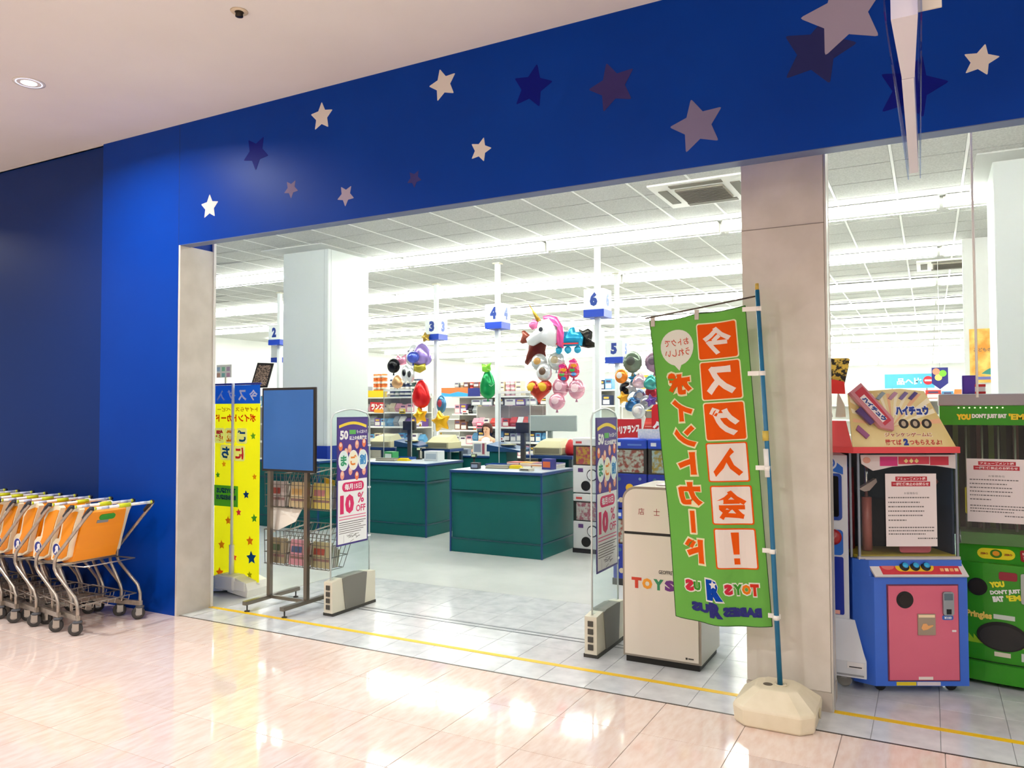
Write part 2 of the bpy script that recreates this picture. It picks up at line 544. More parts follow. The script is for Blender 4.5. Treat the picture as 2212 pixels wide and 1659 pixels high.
# ---------------------------------------------------------------- fluorescent fixtures, row by row
LAMP = M('#FBFFF6', 0.5, emit=TUBE_STRENGTH, name='lit_fluorescent_tube')
def fixture_parts():
    a = MB()
    a.prism(Face((0, 0, 0), (0, 1, 0), (0, 0, 1)), [(-0.045, -0.065), (0.045, -0.065), (0.125, 0.05), (-0.125, 0.05)], M('#FAFAF6', 0.5), -1.15, 1.15)
    b = MB()
    for yy in (-0.115, 0.115):
        b.tube([(-1.12, yy, -0.03), (1.12, yy, -0.03)], 0.026, LAMP, 6)
    c = MB()
    c.box(-1.175, -0.06, -0.07, -1.15, 0.06, 0.05, M('#C9C6BC', 0.5))
    return a.mesh('housing'), b.mesh('fluorescent_tube'), c.mesh('end_bracket')
hm, tm, bmh = fixture_parts()
ROWS = [6.5] + [9.55 + 2.98 * k for k in range(12)]  # first row is unseen, added to brighten the entrance and the near pillar
for ri, y in enumerate(ROWS):
    xs = [0.158 - 2.36 * (k + .5) for k in range(-1, 9)]
    xs = sorted(x for x in xs if x + 1.2 > max(-1.2 * y, -19.4) and x - 1.2 < 0.12 * y + 0.4 and x > -19)
    if ri == 0:
        xs = [x for x in xs if x > -10]
    for k, x in enumerate(xs):
        rn = 'added out of view behind the lintel to light the entrance' if ri == 0 else ('nearest the entrance' if ri == 1 else ORD[ri] + ' from the entrance')
        lab = ('%s lit fluorescent fixture from the left, ceiling row %s' % (ORD[k + 1], rn))
        t = thing('fluorescent_fixture', lab, 'ceiling light', (x, y, SZ - 0.075), 0, 'fluorescent fixtures on the store ceiling')
        for nm, me in (('housing', hm), ('fluorescent_tube', tm), ('end_bracket', bmh)):
            o = bpy.data.objects.new(nm, me)
            COL.objects.link(o)
            o.parent = t

# ceiling cassettes
def cassette(x0, y0, s, label):
    t = thing('ceiling_air_conditioner', label, 'air conditioner', (x0, y0, SZ - 0.02))
    W_ = M('#E9E8E2', 0.4)
    m = MB()
    m.box(0, 0, -0.012, s, s, 0.015, W_, 0.004)
    m.build('panel', t)
    m = MB()
    m.box(s * .24, s * .24, -0.03, s * .76, s * .76, -0.012, M('#8F897C', 0.6))
    g = m.build('intake_grille', t)
    for k in range(12):
        yy = s * .26 + s * .48 * k / 11
        MB().box(s * .25, yy - 0.004, -0.035, s * .75, yy + 0.004, -0.03, M('#5F5A50', 0.6)).build('slat', g)
    for a0, b0, a1, b1 in ((.22, .06, .78, .16), (.22, .84, .78, .94), (.06, .22, .16, .78), (.84, .22, .94, .78)):
        MB().box(s * a0, s * b0, -0.02, s * a1, s * b1, -0.012, M('#6B665B', 0.6)).build('air_outlet', t)
    return t
cassette(-2.52, 7.62, 0.95, 'white ceiling air conditioner just inside the entrance by the grey column')
cassette(-0.15, 13.6, 0.95, 'white ceiling air conditioner seen above the game machines')
cassette(-11.4, 15.5, 0.95, 'white ceiling air conditioner far back behind lane sign three')

# ---------------------------------------------------------------- mall ceiling fittings
def downlight(x, y, label):
    t = thing('downlight', label, 'ceiling light', (x, y, CZ), 0, 'recessed downlights in the mall ceiling')
    MB().lathe([(0.082, -0.004), (0.1, -0.004), (0.1, 0.0), (0.082, 0.0)], (0, 0, 0), M('#E9E4DC', 0.4), 32).build('trim_ring', t)
    m = MB()
    vs, fs, nn = [], [], 32
    for r, z in ((0.0825, -0.0045), (0.075, -0.004), (0.05, -0.0035)):
        for k in range(nn):
            a = 2 * PI * k / nn
            vs.append((r * math.cos(a), r * math.sin(a), z))
    for i in range(2):
        for k in range(nn):
            fs.append((i * nn + k, (i + 1) * nn + k, (i + 1) * nn + (k + 1) % nn, i * nn + (k + 1) % nn))
    m.add(vs, fs, M('#DCE6FF', 0.3, emit=1.1), True)
    m.build('reflector', t)
    MB().disc(Face((0, 0, -0.004), (1, 0, 0), (0, -1, 0)), 0, 0, 0.05, M('#F4F8FF', 0.3, emit=3.0), 0, 0.0006, 24).build('lamp', t)
    ld = bpy.data.lights.new('downlight_lamp', 'AREA')
    ld.shape = 'DISK'
    ld.size = 0.14
    ld.energy = DOWN_WATT
    ld.color = (0.965, 0.995, 1.0)
    ld.spread = deg(160)
    lo = bpy.data.objects.new('downlight_lamp', ld)
    COL.objects.link(lo)
    lo.parent = t
    lo.location = (0, 0, -0.012)
k = 0
for yy in (3.11, 0.6, -1.9):
    for xx in (-10.5, -5.46, -2.2, 1.6, 5.2):
        if yy == 3.11 and xx > -3: continue
        lab = 'lit recessed downlight at the left of the mall ceiling' if (yy == 3.11 and xx == -5.46) else 'recessed downlight of the mall ceiling outside the picture'
        downlight(xx, yy, lab)
t = thing('sprinkler', 'small round sprinkler head in the mall ceiling', 'sprinkler', (-3.43, 3.116, CZ))
MB().lathe([(0.0, -0.006), (0.045, -0.006), (0.05, 0.0), (0.0, 0.0)], (0, 0, 0), M('#D6C4A8', 0.5), 20).build('escutcheon', t)
MB().lathe([(0.022, -0.03), (0.02, -0.012), (0.026, -0.006)], (0, 0, 0), M('#3A3228', 0.4, 0.6), 14).build('nozzle', t)

# hanging sign seen edge-on in front of the fascia
t = thing('hanging_sign', 'slim clear acrylic hanging sign seen edge-on before the blue fascia', 'hanging sign', (-0.045, 2.2, 2.6))
m = MB()
BODY = M('#D9D3DA', 0.45)
m.add([(-.026, 0, 0), (.036, 0, 0), (.022, .42, 0), (-.012, .42, 0), (-.026, 0, .16), (.036, 0, .16), (.022, .42, .16), (-.012, .42, .16)],
      [(3, 2, 1, 0), (4, 5, 6, 7), (0, 1, 5, 4), (1, 2, 6, 5), (2, 3, 7, 6), (3, 0, 4, 7)], BODY)
m.build('channel', t)
MB().box(-.013, .425, 0, .02, 1.5, .16, BODY).build('light_bar', t)
MB().add([(-.04, -.06, -.004), (-.036, -.06, -.004), (-.018, 1.58, -.004), (-.022, 1.58, -.004), (-.04, -.06, .42), (-.036, -.06, .42), (-.018, 1.58, .42), (-.022, 1.58, .42)],
         [(3, 2, 1, 0), (4, 5, 6, 7), (0, 1, 5, 4), (1, 2, 6, 5), (2, 3, 7, 6), (3, 0, 4, 7)], CLEARB).build('side_plate', t)
MB().add([(.042, -.02, -.004), (.046, -.02, -.004), (.028, 1.58, -.004), (.024, 1.58, -.004), (.042, -.02, .42), (.046, -.02, .42), (.028, 1.58, .42), (.024, 1.58, .42)],
         [(3, 2, 1, 0), (4, 5, 6, 7), (0, 1, 5, 4), (1, 2, 6, 5), (2, 3, 7, 6), (3, 0, 4, 7)], CLEARB).build('side_plate', t)
MB().box(-.006, .03, .16, .026, .06, CZ - 2.6, M('#DAD4D2', 0.4)).build('hanger', t)
MB().box(.026, .03, .02, .09, .036, .085, M('#D9CDBA', 0.6)).build('tag_card', t)
# white cord hanging from the ceiling before the right pillar
mb = MB().tube([(0.228, 5.0, SZ), (0.228, 5.0, 3.0), (0.231, 5.0, 1.66)], 0.0065, M('#EFEBE2', 0.5), 8)
tag(mb.build('hanging_rope'), 'thin white cord hanging straight down before the right pillar', 'cord')
# ================================================================ SHOPPING CARTS
TUBEM = noise_mat('worn_chrome_tube', '#A79D90', '#BDB4A8', nscale=20, rough=0.3, metal=0.75)
ORANGE = M('#FB9A0C', 0.35)
CREAM = M('#F6EACB', 0.4)
def make_cart():
    t = thing('shopping_cart', 'x', 'shopping cart')
    # x runs along the row (handle end at +x), y across, z up; origin under the near rear caster
    for sgn in (-1, 1):
        y0 = 0.25 * sgn
        yi = 0.20 * sgn
        m = MB().tube([(0, y0, 0.12), (0, y0, 0.2), (-0.03, y0, 0.26), (-0.25, y0, 0.41), (-0.28, y0, 0.45), (-0.28, y0, 0.5), (-0.26, y0, 0.54), (0.11, y0, 0.87), (0.14, y0 * 0.98, 0.9)], 0.0125, TUBEM, 8)
        m.build('side_tube', t)
        m = MB().tube([(-0.30, yi, 0.47), (-0.29, yi, 0.42), (-0.17, yi, 0.26), (-0.15, yi, 0.22), (-0.15, yi, 0.13)], 0.0115, TUBEM, 8)
        m.build('inner_tube', t)
        MB().add([(0.012, y0 - .012, .105), (0.012, y0 + .012, .105), (-.5, .17 * sgn + .012, .105), (-.5, .17 * sgn - .012, .105),
                  (0.012, y0 - .012, .14), (0.012, y0 + .012, .14), (-.5, .17 * sgn + .012, .14), (-.5, .17 * sgn - .012, .14)],
                 [(0, 1, 2, 3), (7, 6, 5, 4), (0, 4, 5, 1), (1, 5, 6, 2), (2, 6, 7, 3), (3, 7, 4, 0)], TUBEM).build('base_rail', t)
        for x, yy in ((0, y0), (-0.49, .17 * sgn)):
            w = thing('caster', None, None, (x, yy, 0), .95 + .12 * sgn - .2 * (x < -.1))
            w.parent = t
            MB().lathe([(0.02, .085), (0.032, .088), (0.032, .1), (0.02, .104)], (0, 0, 0), M('#4A4B4F', 0.5), 14).build('swivel', w)
            MB().box(-.03, -.02, .035, .012, -.016, .09, STEEL).add(
                [(-.03, .016, .035), (.012, .016, .035), (.012, .016, .09), (-.03, .016, .09), (-.03, .02, .035), (.012, .02, .035), (.012, .02, .09), (-.03, .02, .09)],
                [(0, 3, 2, 1), (4, 5, 6, 7), (0, 1, 5, 4), (1, 2, 6, 5), (2, 3, 7, 6), (3, 0, 4, 7)], STEEL).build('fork', w)
            g = MB().lathe([(0.022, -.012), (0.042, -.013), (0.048, -.007), (0.048, .007), (0.042, .013), (0.022, .012)], (-.012, 0, .048), M('#3C3A38', 0.6), 22, 'y').build('tyre', w)
            MB().lathe([(0.006, -.016), (0.024, -.0145), (0.024, .0145), (0.006, .016)], (-.012, 0, .048), M('#8A8782', 0.5), 16, 'y').build('hub', g)
    MB().box(-.515, -.185, .105, -.485, .185, .14, TUBEM).build('cross_bar', t)
    MB().box(-.30, -.25, .455, -.28, .25, .475, TUBEM).build('cross_bar', t)
    # handle bar: white printed sleeve, yellow middle, black corner joints
    h = MB().tube([(0.14, -0.235, 0.905), (0.14, 0.235, 0.905)], 0.0115, M('#F4F4F0', 0.35), 10).build('handle', t)
    MB().tube([(0.14, -0.04, 0.905), (0.14, 0.05, 0.905)], 0.0165, M('#C9D016', 0.4), 10).build('yellow_grip', h)
    for y in (-0.225, -0.02, 0.06, 0.225):
        if abs(y) > .1:
            MB().tube([(0.14, y - .007, 0.905), (0.14, y + .007, 0.905)], 0.0128, M('#C8CE20', 0.4), 10).build('sleeve_ring', h)
    for y in (-.15, .16):
        MB().tube([(0.14, y - .03, 0.905), (0.14, y + .03, 0.905)], 0.0119, M('#C9CFE4', 0.4), 10).build('printed_band', h)
    for sgn in (-1, 1):
        MB().tube([(0.05, 0.245 * sgn, 0.835), (0.11, 0.246 * sgn, 0.885), (0.132, 0.243 * sgn, 0.905), (0.14, 0.23 * sgn, 0.905)], [0.016, 0.02, 0.02, 0.015], M('#22232C', 0.5), 10).build('corner_joint', t)
    # child seat: cream moulded side shells around an orange tub, back towards the handle
    side = [(-.36, .50), (-.345, .62), (-.30, .655), (-.255, .66), (-.235, .70), (-.205, .80), (-.15, .865), (-.06, .895), (.0, .90), (.03, .885),
            (-.02, .80), (-.10, .62), (-.13, .53), (-.2, .50), (-.28, .485)]
    inn = [(-.335, .51), (-.22, .66), (-.185, .79), (-.13, .845), (-.03, .87), (.012, .868), (-.04, .78), (-.115, .62), (-.14, .54), (-.2, .515)]
    S_ = Face((0, 0, 0), (1, 0, 0), (0, 0, 1))
    rs_ = lambda L: [(-.39 + (q[0] + .36) * .86, q[1]) for q in L]
    side, inn = rs_(side), rs_(inn)
    seat = thing('child_seat', None, None)
    seat.parent = t
    for c0, c1 in ((.17, .21), (-.21, -.17)):
        MB().prism(S_, side, CREAM, c0, c1).build('side_shell', seat)
    # tub between the shells: sheet running seat -> back
    prof = [(-.35, .50), (-.33, .60), (-.245, .575), (-.16, .60), (-.12, .70), (-.075, .83), (-.02, .89), (.03, .885), (.04, .86), (-.02, .74), (-.09, .57), (-.13, .49), (-.24, .475)]
    prof = rs_(prof)
    mbt = MB().prism(S_, prof, ORANGE, -.171, .171)
    mbt.v = [(x, y * (1 - max(0, z - .8) * 1.6), z - abs(y) * max(0, z - .84) * 2.2) for x, y, z in mbt.v]
    mbt.build('seat_tub', seat)
    MB().prism(S_, inn, ORANGE, .2105, .214).build('orange_inlay', seat)
    # logo roundel on the near side shell
    m = MB()
    L_ = Face((0, -.2142, 0), (1, 0, 0), (0, 0, 1))
    L2 = Face((0, -.2142, 0), (1, 0, 0), (0, 0, 1))
    MB().prism(Face((0, -.2102, 0), (1, 0, 0), (0, 0, 1)), inn[1:], ORANGE, 0, .003).build('orange_inlay', seat)
    lg = MB().disc(L2, -.318, .578, .047, M('#F4F4F4', .4), 0.0, .0015, 24).disc(L2, -.318, .578, .043, M('#1B2F8E', .4), .0015, .002, 24)
    lg.text(L2, 'R', -.318, .578, .058, M('#F4F4F4', .4), .0035, bold=.06, width=.05, mirror=True)
    lg.build('logo_roundel', seat)
    # green and grey label on the back of the seat (faces the handle)
    d = Vector((.06 * .86, 0, .86 - .74)).normalized()
    bk = Face((-.0976, 0, .74), (0, 1, 0), (d.x, 0, d.z))
    MB().rect(bk, -.05, .055, .075, .1, M('#2E9A2A', .5), .001, .008, .02).rect(bk, -.06, .03, .03, .055, M('#8C8F92', .5), 0, .004).build('safety_label', seat)
    # lower wire rack
    m = MB()
    W1 = M('#B5AFA6', 0.3, 0.8)
    rack = m.tube([(-.02, -.23, .2), (-.02, .23, .2), (-.46, .17, .23), (-.46, -.17, .23)], .005, W1, 6, closed=True).build('rack_rim', t)
    for k in range(1, 8):
        y = -.23 + .46 * k / 8
        MB().tube([(-.02, y, .2), (-.03, y, .165), (-.45, y * .75, .18), (-.46, y * .75, .23)], .0028, W1, 5).build('wire', rack)
    for k in range(1, 4):
        x = -.02 - .11 * k
        q = .23 - .015 * k
        MB().tube([(x, -q, .2), (x, -q + .01, .165), (x, q - .01, .165), (x, q, .2)], .0028, W1, 5).build('wire', rack)
    MB().tube([(-.29, -.2, .465), (.0, -.2, .475), (.0, .2, .475), (-.29, .2, .465)], .005, W1, 6).build('seat_bracket', t)
    return t
cart = make_cart()
OFF = [0, .215, .50, .74, .95, 1.15, 1.35, 1.55, 1.75, 1.95, 2.15]
for k, dx in enumerate(OFF):
    c = cart if k == 0 else copy_tree(cart)
    c.location = (-5.385 - dx, 3.72 + rnd.uniform(-.01, .01) * (k > 0), 0)
    c['label'] = ('orange child-seat shopping cart at the right end of the row by the blue wall' if k == 0 else
                  '%s child-seat shopping cart from the right in the nested row by the blue wall' % ORD[k + 1])
    c['group'] = 'nested shopping carts by the blue wall'

# ================================================================ YELLOW BANNER STAND
YEL = C('#FAF01E', .5)
bn = thing('banner_stand', 'yellow banner with blue top on a white pole stand inside the left door frame', 'banner', (-5.43, 4.95, 0))
m = MB()
for sx in (-1, 1):
    m.prism(FRONT(0, 0, 0), [(sx * .03, .03), (sx * .26, .0), (sx * .27, .06), (sx * .25, .12), (sx * .12, .155), (sx * .03, .17)] , M('#EDEAE0', .5), -.12, .12)
m.box(-.12, -.14, .04, .12, .14, .165, M('#EDEAE0', .5), .02)
m.build('base', bn)
MB().box(-.24, -.128, .05, -.06, -.118, .13, M('#F5F3EA', .5), .006).build('foot_pad', bn)
MB().box(.06, -.128, .05, .24, -.118, .13, M('#F5F3EA', .5), .006).build('foot_pad', bn)
MB().tube([(0, -.05, .15), (0, -.05, .42)], .022, WHITE, 12).build('pole_socket', bn)
MB().tube([(0, -.05, .3), (0, -.05, 1.84)], .0125, WHITE, 10).build('pole', bn)
MB().tube([(-.285, 0, 1.835), (.285, 0, 1.835)], .009, M('#18329A', .5), 8).build('top_rod', bn)
MB().tube([(-.285, 0, .10), (.285, 0, .10)], .009, M('#E8E4D8', .5), 8).build('bottom_rod', bn)
cl = MB().add([(-.28, 0, .1), (.28, 0, .1), (.28, 0, 1.662), (-.28, 0, 1.662)], [(0, 1, 2, 3)], YEL).build('cloth', bn)
K = FRONT(0, -.0022, 0)
m = MB().rect(K, -.28, 1.66, .28, 1.825, C('#2468D8', .2), 0, .0006)
for q, s_ in enumerate('今スグ入'):
    m.text(K, s_, .20 - .135 * q, 1.735, .095, C('#FFFFFF', .12), .0018, bold=.035, width=.10, mirror=True)
m.text(K, 'トイザらス・ベビー', .0, 1.61, .04, C('#B9761A'), .0012, bold=.02, width=.5, mirror=True)
m.text(K, 'ポイントカード', -.02, 1.535, .07, C('#E8401E'), .0012, bold=.04, width=.5, mirror=True)
m.build('banner_print', cl)
m = MB()
for s_, a, b, c_ in (('ご', .06, 1.375, '#1E5AC0'), ('登', -.085, 1.375, '#F08A28'), ('録', -.22, 1.375, '#E03A6A'), ('に', .035, 1.22, '#E8305A'), ('ち', -.14, 1.225, '#1E5AC0')):
    m.rect(K, a - .066, b - .068, a + .066, b + .068, C('#FFFFFA', .6), .0004, .0008, .02)
    m.text(K, s_, a, b, .105, C(c_), .0018, bold=.045, width=.10, mirror=True)
m.build('banner_print', cl)
m = MB()
m.rect(K, -.28, .745, .02, .93, C('#63BE50'), .0004, .0009)
m.text(K, "TOYSЯUS", -.13, .885, .045, C('#1C3A8A'), .0018, bold=.04, width=.24, mirror=True)
m.text(K, "BABiESЯUS", -.13, .825, .042, C('#3A4A8E'), .0018, bold=.04, width=.25, mirror=True)
m.build('banner_print', cl)
for x, z, R, c in ((.20, 1.375, .035, '#7CC048'), (-.16, 1.12, .03, '#F0A020'), (-.235, 1.02, .03, '#5AB04A'), (.12, .86, .04, '#1E4AB0'), (.22, 1.02, .03, '#F0A020'),
                   (.03, .70, .035, '#E8406A'), (-.1, .62, .04, '#F09028'), (.17, .46, .045, '#F08A28'), (.19, .315, .062, '#1C50B8'), (.17, .165, .032, '#A0A020'),
                   (-.2, .15, .05, '#F07A28'), (-.18, .40, .045, '#F09A28'), (.22, .66, .04, '#5AB04A'), (-.02, .30, .035, '#E8406A')):
    MB().prism(K, star(x, z, R, .1, rnd_=0), C(c), .0004, .001).build('printed_star', cl)

# ================================================================ SIGN STAND WITH PAMPHLET RACK
st = thing('sign_stand', 'metal stand with a plain blue board above wire pamphlet baskets', 'sign stand', (-4.585, 4.75, 0))
SM_ = M('#8E867A', 0.3, 0.85)
for x in (-.235, .165):
    MB().box(x - .017, -.017, .06, x + .017, .017, 1.78, SM_).build('leg', st)
    f = MB().box(x - .02, -.27, .055, x + .02, .33, .085, SM_).build('foot', st)
    for yy in (-.24, .3):
        MB().lathe([(.006, .055), (.006, .012), (.022, .008), (.022, 0)], (x, yy, 0), M('#3A3834', .5), 12).build('levelling_screw', f)
MB().box(-.235, -.012, .06, .165, .012, .085, SM_).build('cross_bar', st)
bd = MB().box(-.295, -.04, 1.1, .285, -.018, 1.785, M('#2A2420', .4), .004).build('board', st)
MB().box(-.275, -.0425, 1.12, .265, -.04, 1.765, noise_mat('blue_board_face', '#2E64A6', '#356AAE', nscale=2, rough=.35)).build('blue_panel', bd)
WB = M('#77736A', .35, .7)
def basket(x0, x1, z0, name='wire_basket'):
    """wire pocket leaning out to the back of the stand"""
    top, bot, zt = .36, .10, z0 + .28
    y0 = .03
    b = MB().tube([(x0, y0, zt), (x1, y0, zt), (x1, top, zt + .03), (x0, top, zt + .03)], .004, WB, 6, closed=True).build(name, st)
    n = 5
    for k in range(n + 1):
        x = x0 + (x1 - x0) * k / n
        MB().tube([(x, y0, zt), (x, y0 + .01, z0), (x, bot + .1, z0), (x, top, zt + .03)], 0.0032, WB, 5).build('wire', b)
    for q in (.33, .66, 1.0):
        zz = z0 + (zt - z0) * (1 - q)
        yb = bot + .1 + (top - bot - .1) * (1 - q)
        MB().tube([(x0, y0, zz), (x1, y0, zz), (x1, yb, zz), (x0, yb, zz)], 0.0032, WB, 5, closed=True).build('wire', b)
    return b
PX = [(-.33, -.11), (-.09, .13), (.15, .37)]
for zi, z0 in enumerate((.80, .33)):
    for xi, (x0, x1) in enumerate(PX):
        basket(x0, x1, z0)
PC = [['#B7A9A0', '#C9B58A', '#CDBB62'], ['#9C8F70', '#C98C94', '#A8A078']]
NM = [['grey', 'tan', 'yellow'], ['brown', 'pink', 'olive']]
for zi, z0 in enumerate((.80, .33)):
    for xi, (x0, x1) in enumerate(PX):
        t = thing('pamphlet_stack', 'stack of %s pamphlets in the %s wire basket, %s row of the stand' % (NM[zi][xi], ['left', 'middle', 'right'][xi], ['upper', 'lower'][zi]), 'pamphlets', (-4.585 + (x0 + x1) / 2, 4.75 + .045, z0 + .008), 0, 'pamphlets in the sign stand')
        n = 5
        for k in range(n):
            c = [PC[zi][xi], '#E6E0D4', '#C7B6A6', '#D9CFC0', '#B8A890'][k]
            y = .006 + k * .022
            w = (x1 - x0) / 2 - .012
            m = MB().add([(-w, y, 0), (w, y, 0), (w, y + .012, 0), (-w, y + .012, 0), (-w, y + .03, .2 - .016 * k), (w, y + .03, .2 - .016 * k), (w, y + .042, .2 - .016 * k), (-w, y + .042, .2 - .016 * k)],
                         [(3, 2, 1, 0), (4, 5, 6, 7), (0, 1, 5, 4), (1, 2, 6, 5), (2, 3, 7, 6), (3, 0, 4, 7)], M(c, .6))
            F_ = Face((0, y, 0), (1, 0, 0), (0, .03, .2))
            m.rect(F_, -w * .85, .05, w * .85, .07, M('#8A6A62', .6), .0004, .0012).rect(F_, -w * .85, .1, w * .3, .15 - .012 * k, M(['#A04A3A', '#5A6A4A', '#C8A060', '#4A5A7A', '#B87A7A'][(k + xi * 2 + zi) % 5], .6), .0004, .0012)
            m.build('pamphlet', t)
# big white folded sheet and a yellow folder stuck in the baskets
m = MB().add([(-.30, 0, .0), (-.02, .0, .12), (.03, .05, .26), (-.12, .05, .22), (-.30, .03, .24), (-.3, .006, 0), (-.02, .006, .12), (.03, .056, .26), (-.12, .056, .22), (-.3, .036, .24)],
             [(0, 1, 2, 3, 4), (9, 8, 7, 6, 5), (0, 5, 6, 1), (1, 6, 7, 2), (2, 7, 8, 3), (3, 8, 9, 4), (4, 9, 5, 0)], M('#EDE6D8', .6))
tag(m.build('paper_sheet', None, (-4.57, 4.80, .57)), 'large folded white paper sheet hanging between the two basket rows', 'paper')
m = MB().prism(FRONT(0, 0, 0), [(0, 0), (.11, .02), (.09, .2), (-.02, .22)], M('#E0B41C', .5), 0, .008)
tag(m.build('folder', None, (-4.40, 4.955, .825)), 'yellow paper folder standing in the middle upper basket', 'folder')

# ================================================================ SECURITY GATES
def gate(x, label):
    g = thing('security_gate', label, 'security gate', (x, 4.97, 0), 0, 'anti-theft gates at the entrance')
    R_ = RIGHT(.028, 0, 0)
    BE = M('#D9D2BE', .45)
    GR = M('#77736A', .5)
    MB().box(-.05, -.265, 0, .05, .265, .022, M('#3A3832', .6)).build('floor_plate', g)
    m = MB()
    A = Face((0, 0, 0), (0, 1, 0), (0, 0, 1))
    m.prism(A, [(-.265, .02), (-.11, .02), (-.15, .275), (-.265, .262)], BE, -.042, .042)
    m.build('end_cover', g)
    MB().prism(A, [(.265, .02), (.12, .02), (.15, .275), (.265, .262)], BE, -.042, .042).build('end_cover', g)
    MB().prism(A, [(-.112, .02), (.122, .02), (.152, .272), (.1, .28), (-.1, .28), (-.152, .272)], GR, -.048, .048).build('middle_cover', g)
    m = MB()
    for k in range(4):
        m = MB().box(-.018, -.272, .05 + .05 * k, .018, -.262, .085 + .05 * k, M('#4A463E', .5))
        m.build('cable_slot', g)
    top = [(-.235, .27)] + [(.235, .27)] + [(.235, 1.53)] + [(.20 - .40 * i / 8, 1.57 + .035 * math.sin(PI * (i + .2) / 8.4)) for i in range(9)] + [(-.235, 1.53)]
    MB().prism(A, top, CLEAR, -.007, .007).build('acrylic_panel', g)
    # bright edge tube framing the pane
    MB().tube([(0, p[0], p[1]) for p in [(-.237, .27), (-.237, 1.53)] + [(-.20 + .40 * i / 8, 1.572 + .035 * math.sin(PI * (i + .2) / 8.4)) for i in range(9)] + [(.237, 1.53), (.237, .27)]], .0065, M('#D5DAD8', .2, 0.2), 8).build('edge_tube', g)
    for zz in (.55, .95, 1.3):
        MB().box(-.011, .195, zz, .011, .243, zz + .014, M('#E4E8E6', .3)).build('clip', g)
    # poster
    p = MB().box(.009, -.185, .52, .014, .2, 1.545, M('#3B2A78', .45), .002).build('poster', g)
    P = Face((.0142, .0075, 0), (0, 1, 0), (0, 0, 1))
    PUR, MAG, WH, ORG = M('#4A2C88', .5), M('#D81860', .5), M('#F6F4F2', .5), M('#F0A088', .5)
    m = MB().rect(P, -.18, .535, .18, 1.04, WH, 0, .0004).rect(P, -.18, 1.04, .18, 1.53, PUR, 0, .0004)
    # curved yellow ribbon
    m.prism(P, [(-.17 + .34 * i / 10, 1.455 + .03 * math.sin(PI * i / 10)) for i in range(11)] + [(.17 - .34 * i / 10, 1.478 + .03 * math.sin(PI * i / 10)) for i in range(11)], M('#F0D030', .5), .0004, .0008)
    m.text(P, '50', -.11, 1.40, .075, WH, .0014, bold=.05, width=.1)
    m.rect(P, -.045, 1.405, .035, 1.44, M('#58B050', .5), .0004, .0009)
    m.text(P, 'もっとおトク', .11, 1.425, .03, WH, .0014, bold=.03, width=.13)
    m.text(P, '以上の会員限定', .065, 1.375, .035, WH, .0014, bold=.04, width=.22)
    for k, (a, b) in enumerate(((-.15, 1.31), (-.04, 1.29), (.05, 1.32), (.14, 1.33), (-.13, 1.08), (-.03, 1.11), (.05, 1.065), (.14, 1.10), (-.085, 1.26), (.1, 1.25))):
        m.prism(P, ell(a, b, .024, .036, 14), ORG if k % 3 else M('#F07848', .5), .0004, .0009)
        m.disc(P, a, b + .012, .016, M('#F8D0B8', .5), .0009, .0012, 12)
    for a, s_, c_ in ((-.115, 'ま', '#2E9A6A'), (.005, 'ご', '#F08A28'), (.125, '割', '#1E86C8')):
        m.prism(P, ell(a, 1.195, .062, .082, 20), WH, .0010, .0014)
        m.prism(P, ell(a, 1.195, .054, .074, 20), M('#FBF3D8' if s_ == 'ご' else '#E8F4F2', .5), .0014, .0017)
        m.text(P, s_, a, 1.195, .085, M(c_, .5), .0022, bold=.045, width=.075)
    m.rect(P, -.13, .945, .14, 1.02, MAG, .0004, .0008, .037)
    m.text(P, '毎月15日', .005, .983, .05, WH, .0014, bold=.03, width=.21)
    m.text(P, '10', -.07, .845, .155, MAG, .0010, bold=.07, width=.17)
    m.text(P, '%', .1, .885, .085, MAG, .0010, bold=.02, width=.08)
    m.text(P, 'OFF', .1, .80, .055, MAG, .0010, bold=.02, width=.12)
    for k in range(2):
        m.rect(P, -.165, .745 - .022 * k, .165, .752 - .022 * k, M('#E06A90', .5), .0004, .0008)
    for k in range(6):
        m.rect(P, -.165, .70 - .017 * k, .165 - .03 * (k % 3), .705 - .017 * k, M('#6A6460' if k else '#2A2A2A', .5), .0004, .0008)
    # sketchy pen drawing in the lower field
    r_ = random.Random(3)
    for k in range(12):
        a, b = r_.uniform(-.05, .09), r_.uniform(.545, .60)
        ang = r_.uniform(-.6, .8)
        dx_, dy_ = .028 * math.cos(ang), .014 * math.sin(ang)
        m.prism(P, [(a - dx_, b - dy_), (a + dx_, b + dy_), (a + dx_, b + dy_ + .003), (a - dx_, b - dy_ + .003)], M('#5A5652', .5), .0004, .0008)
    m.rect(P, -.11, .54, -.107, .6, M('#B8A8B8', .5), .0004, .0008)
    m.build('poster_print', p)
    return g
gate(-4.155, 'clear acrylic security gate with purple poster beside the blue sign stand')
gate(-1.955, 'clear acrylic security gate with purple poster beside the cream collection box')

# ================================================================ CREAM BOX WITH LOGO
bx_ = thing('collection_box', 'cream metal cabinet box with toy shop lettering behind the green flag', 'cabinet', (-1.5, 4.75, 0))
CB = M('#DCD2C4', .4)
EDGE = M('#A29A8E', .35, .6)
prof = rrect(-.245, .05, .245, 1.105, 0)
def topround(a0, b0, a1, b1, r, n=6):
    out = [(a0, b0), (a1, b0)]
    out += [(a1 - r + r * math.cos(PI / 2 * i / n), b1 - r + r * math.sin(PI / 2 * i / n)) for i in range(n + 1)]
    out += [(a0 + r + r * math.cos(PI / 2 + PI / 2 * i / n), b1 - r + r * math.sin(PI / 2 + PI / 2 * i / n)) for i in range(n + 1)]
    return out
Fb = FRONT(0, 0, 0)
MB().prism(Fb, topround(-.25, .04, .25, 1.11, .09), EDGE, -.46, -.002).build('body', bx_)
MB().prism(Fb, topround(-.235, .825, .235, 1.095, .08), CB, -.003, .008).build('upper_front', bx_)
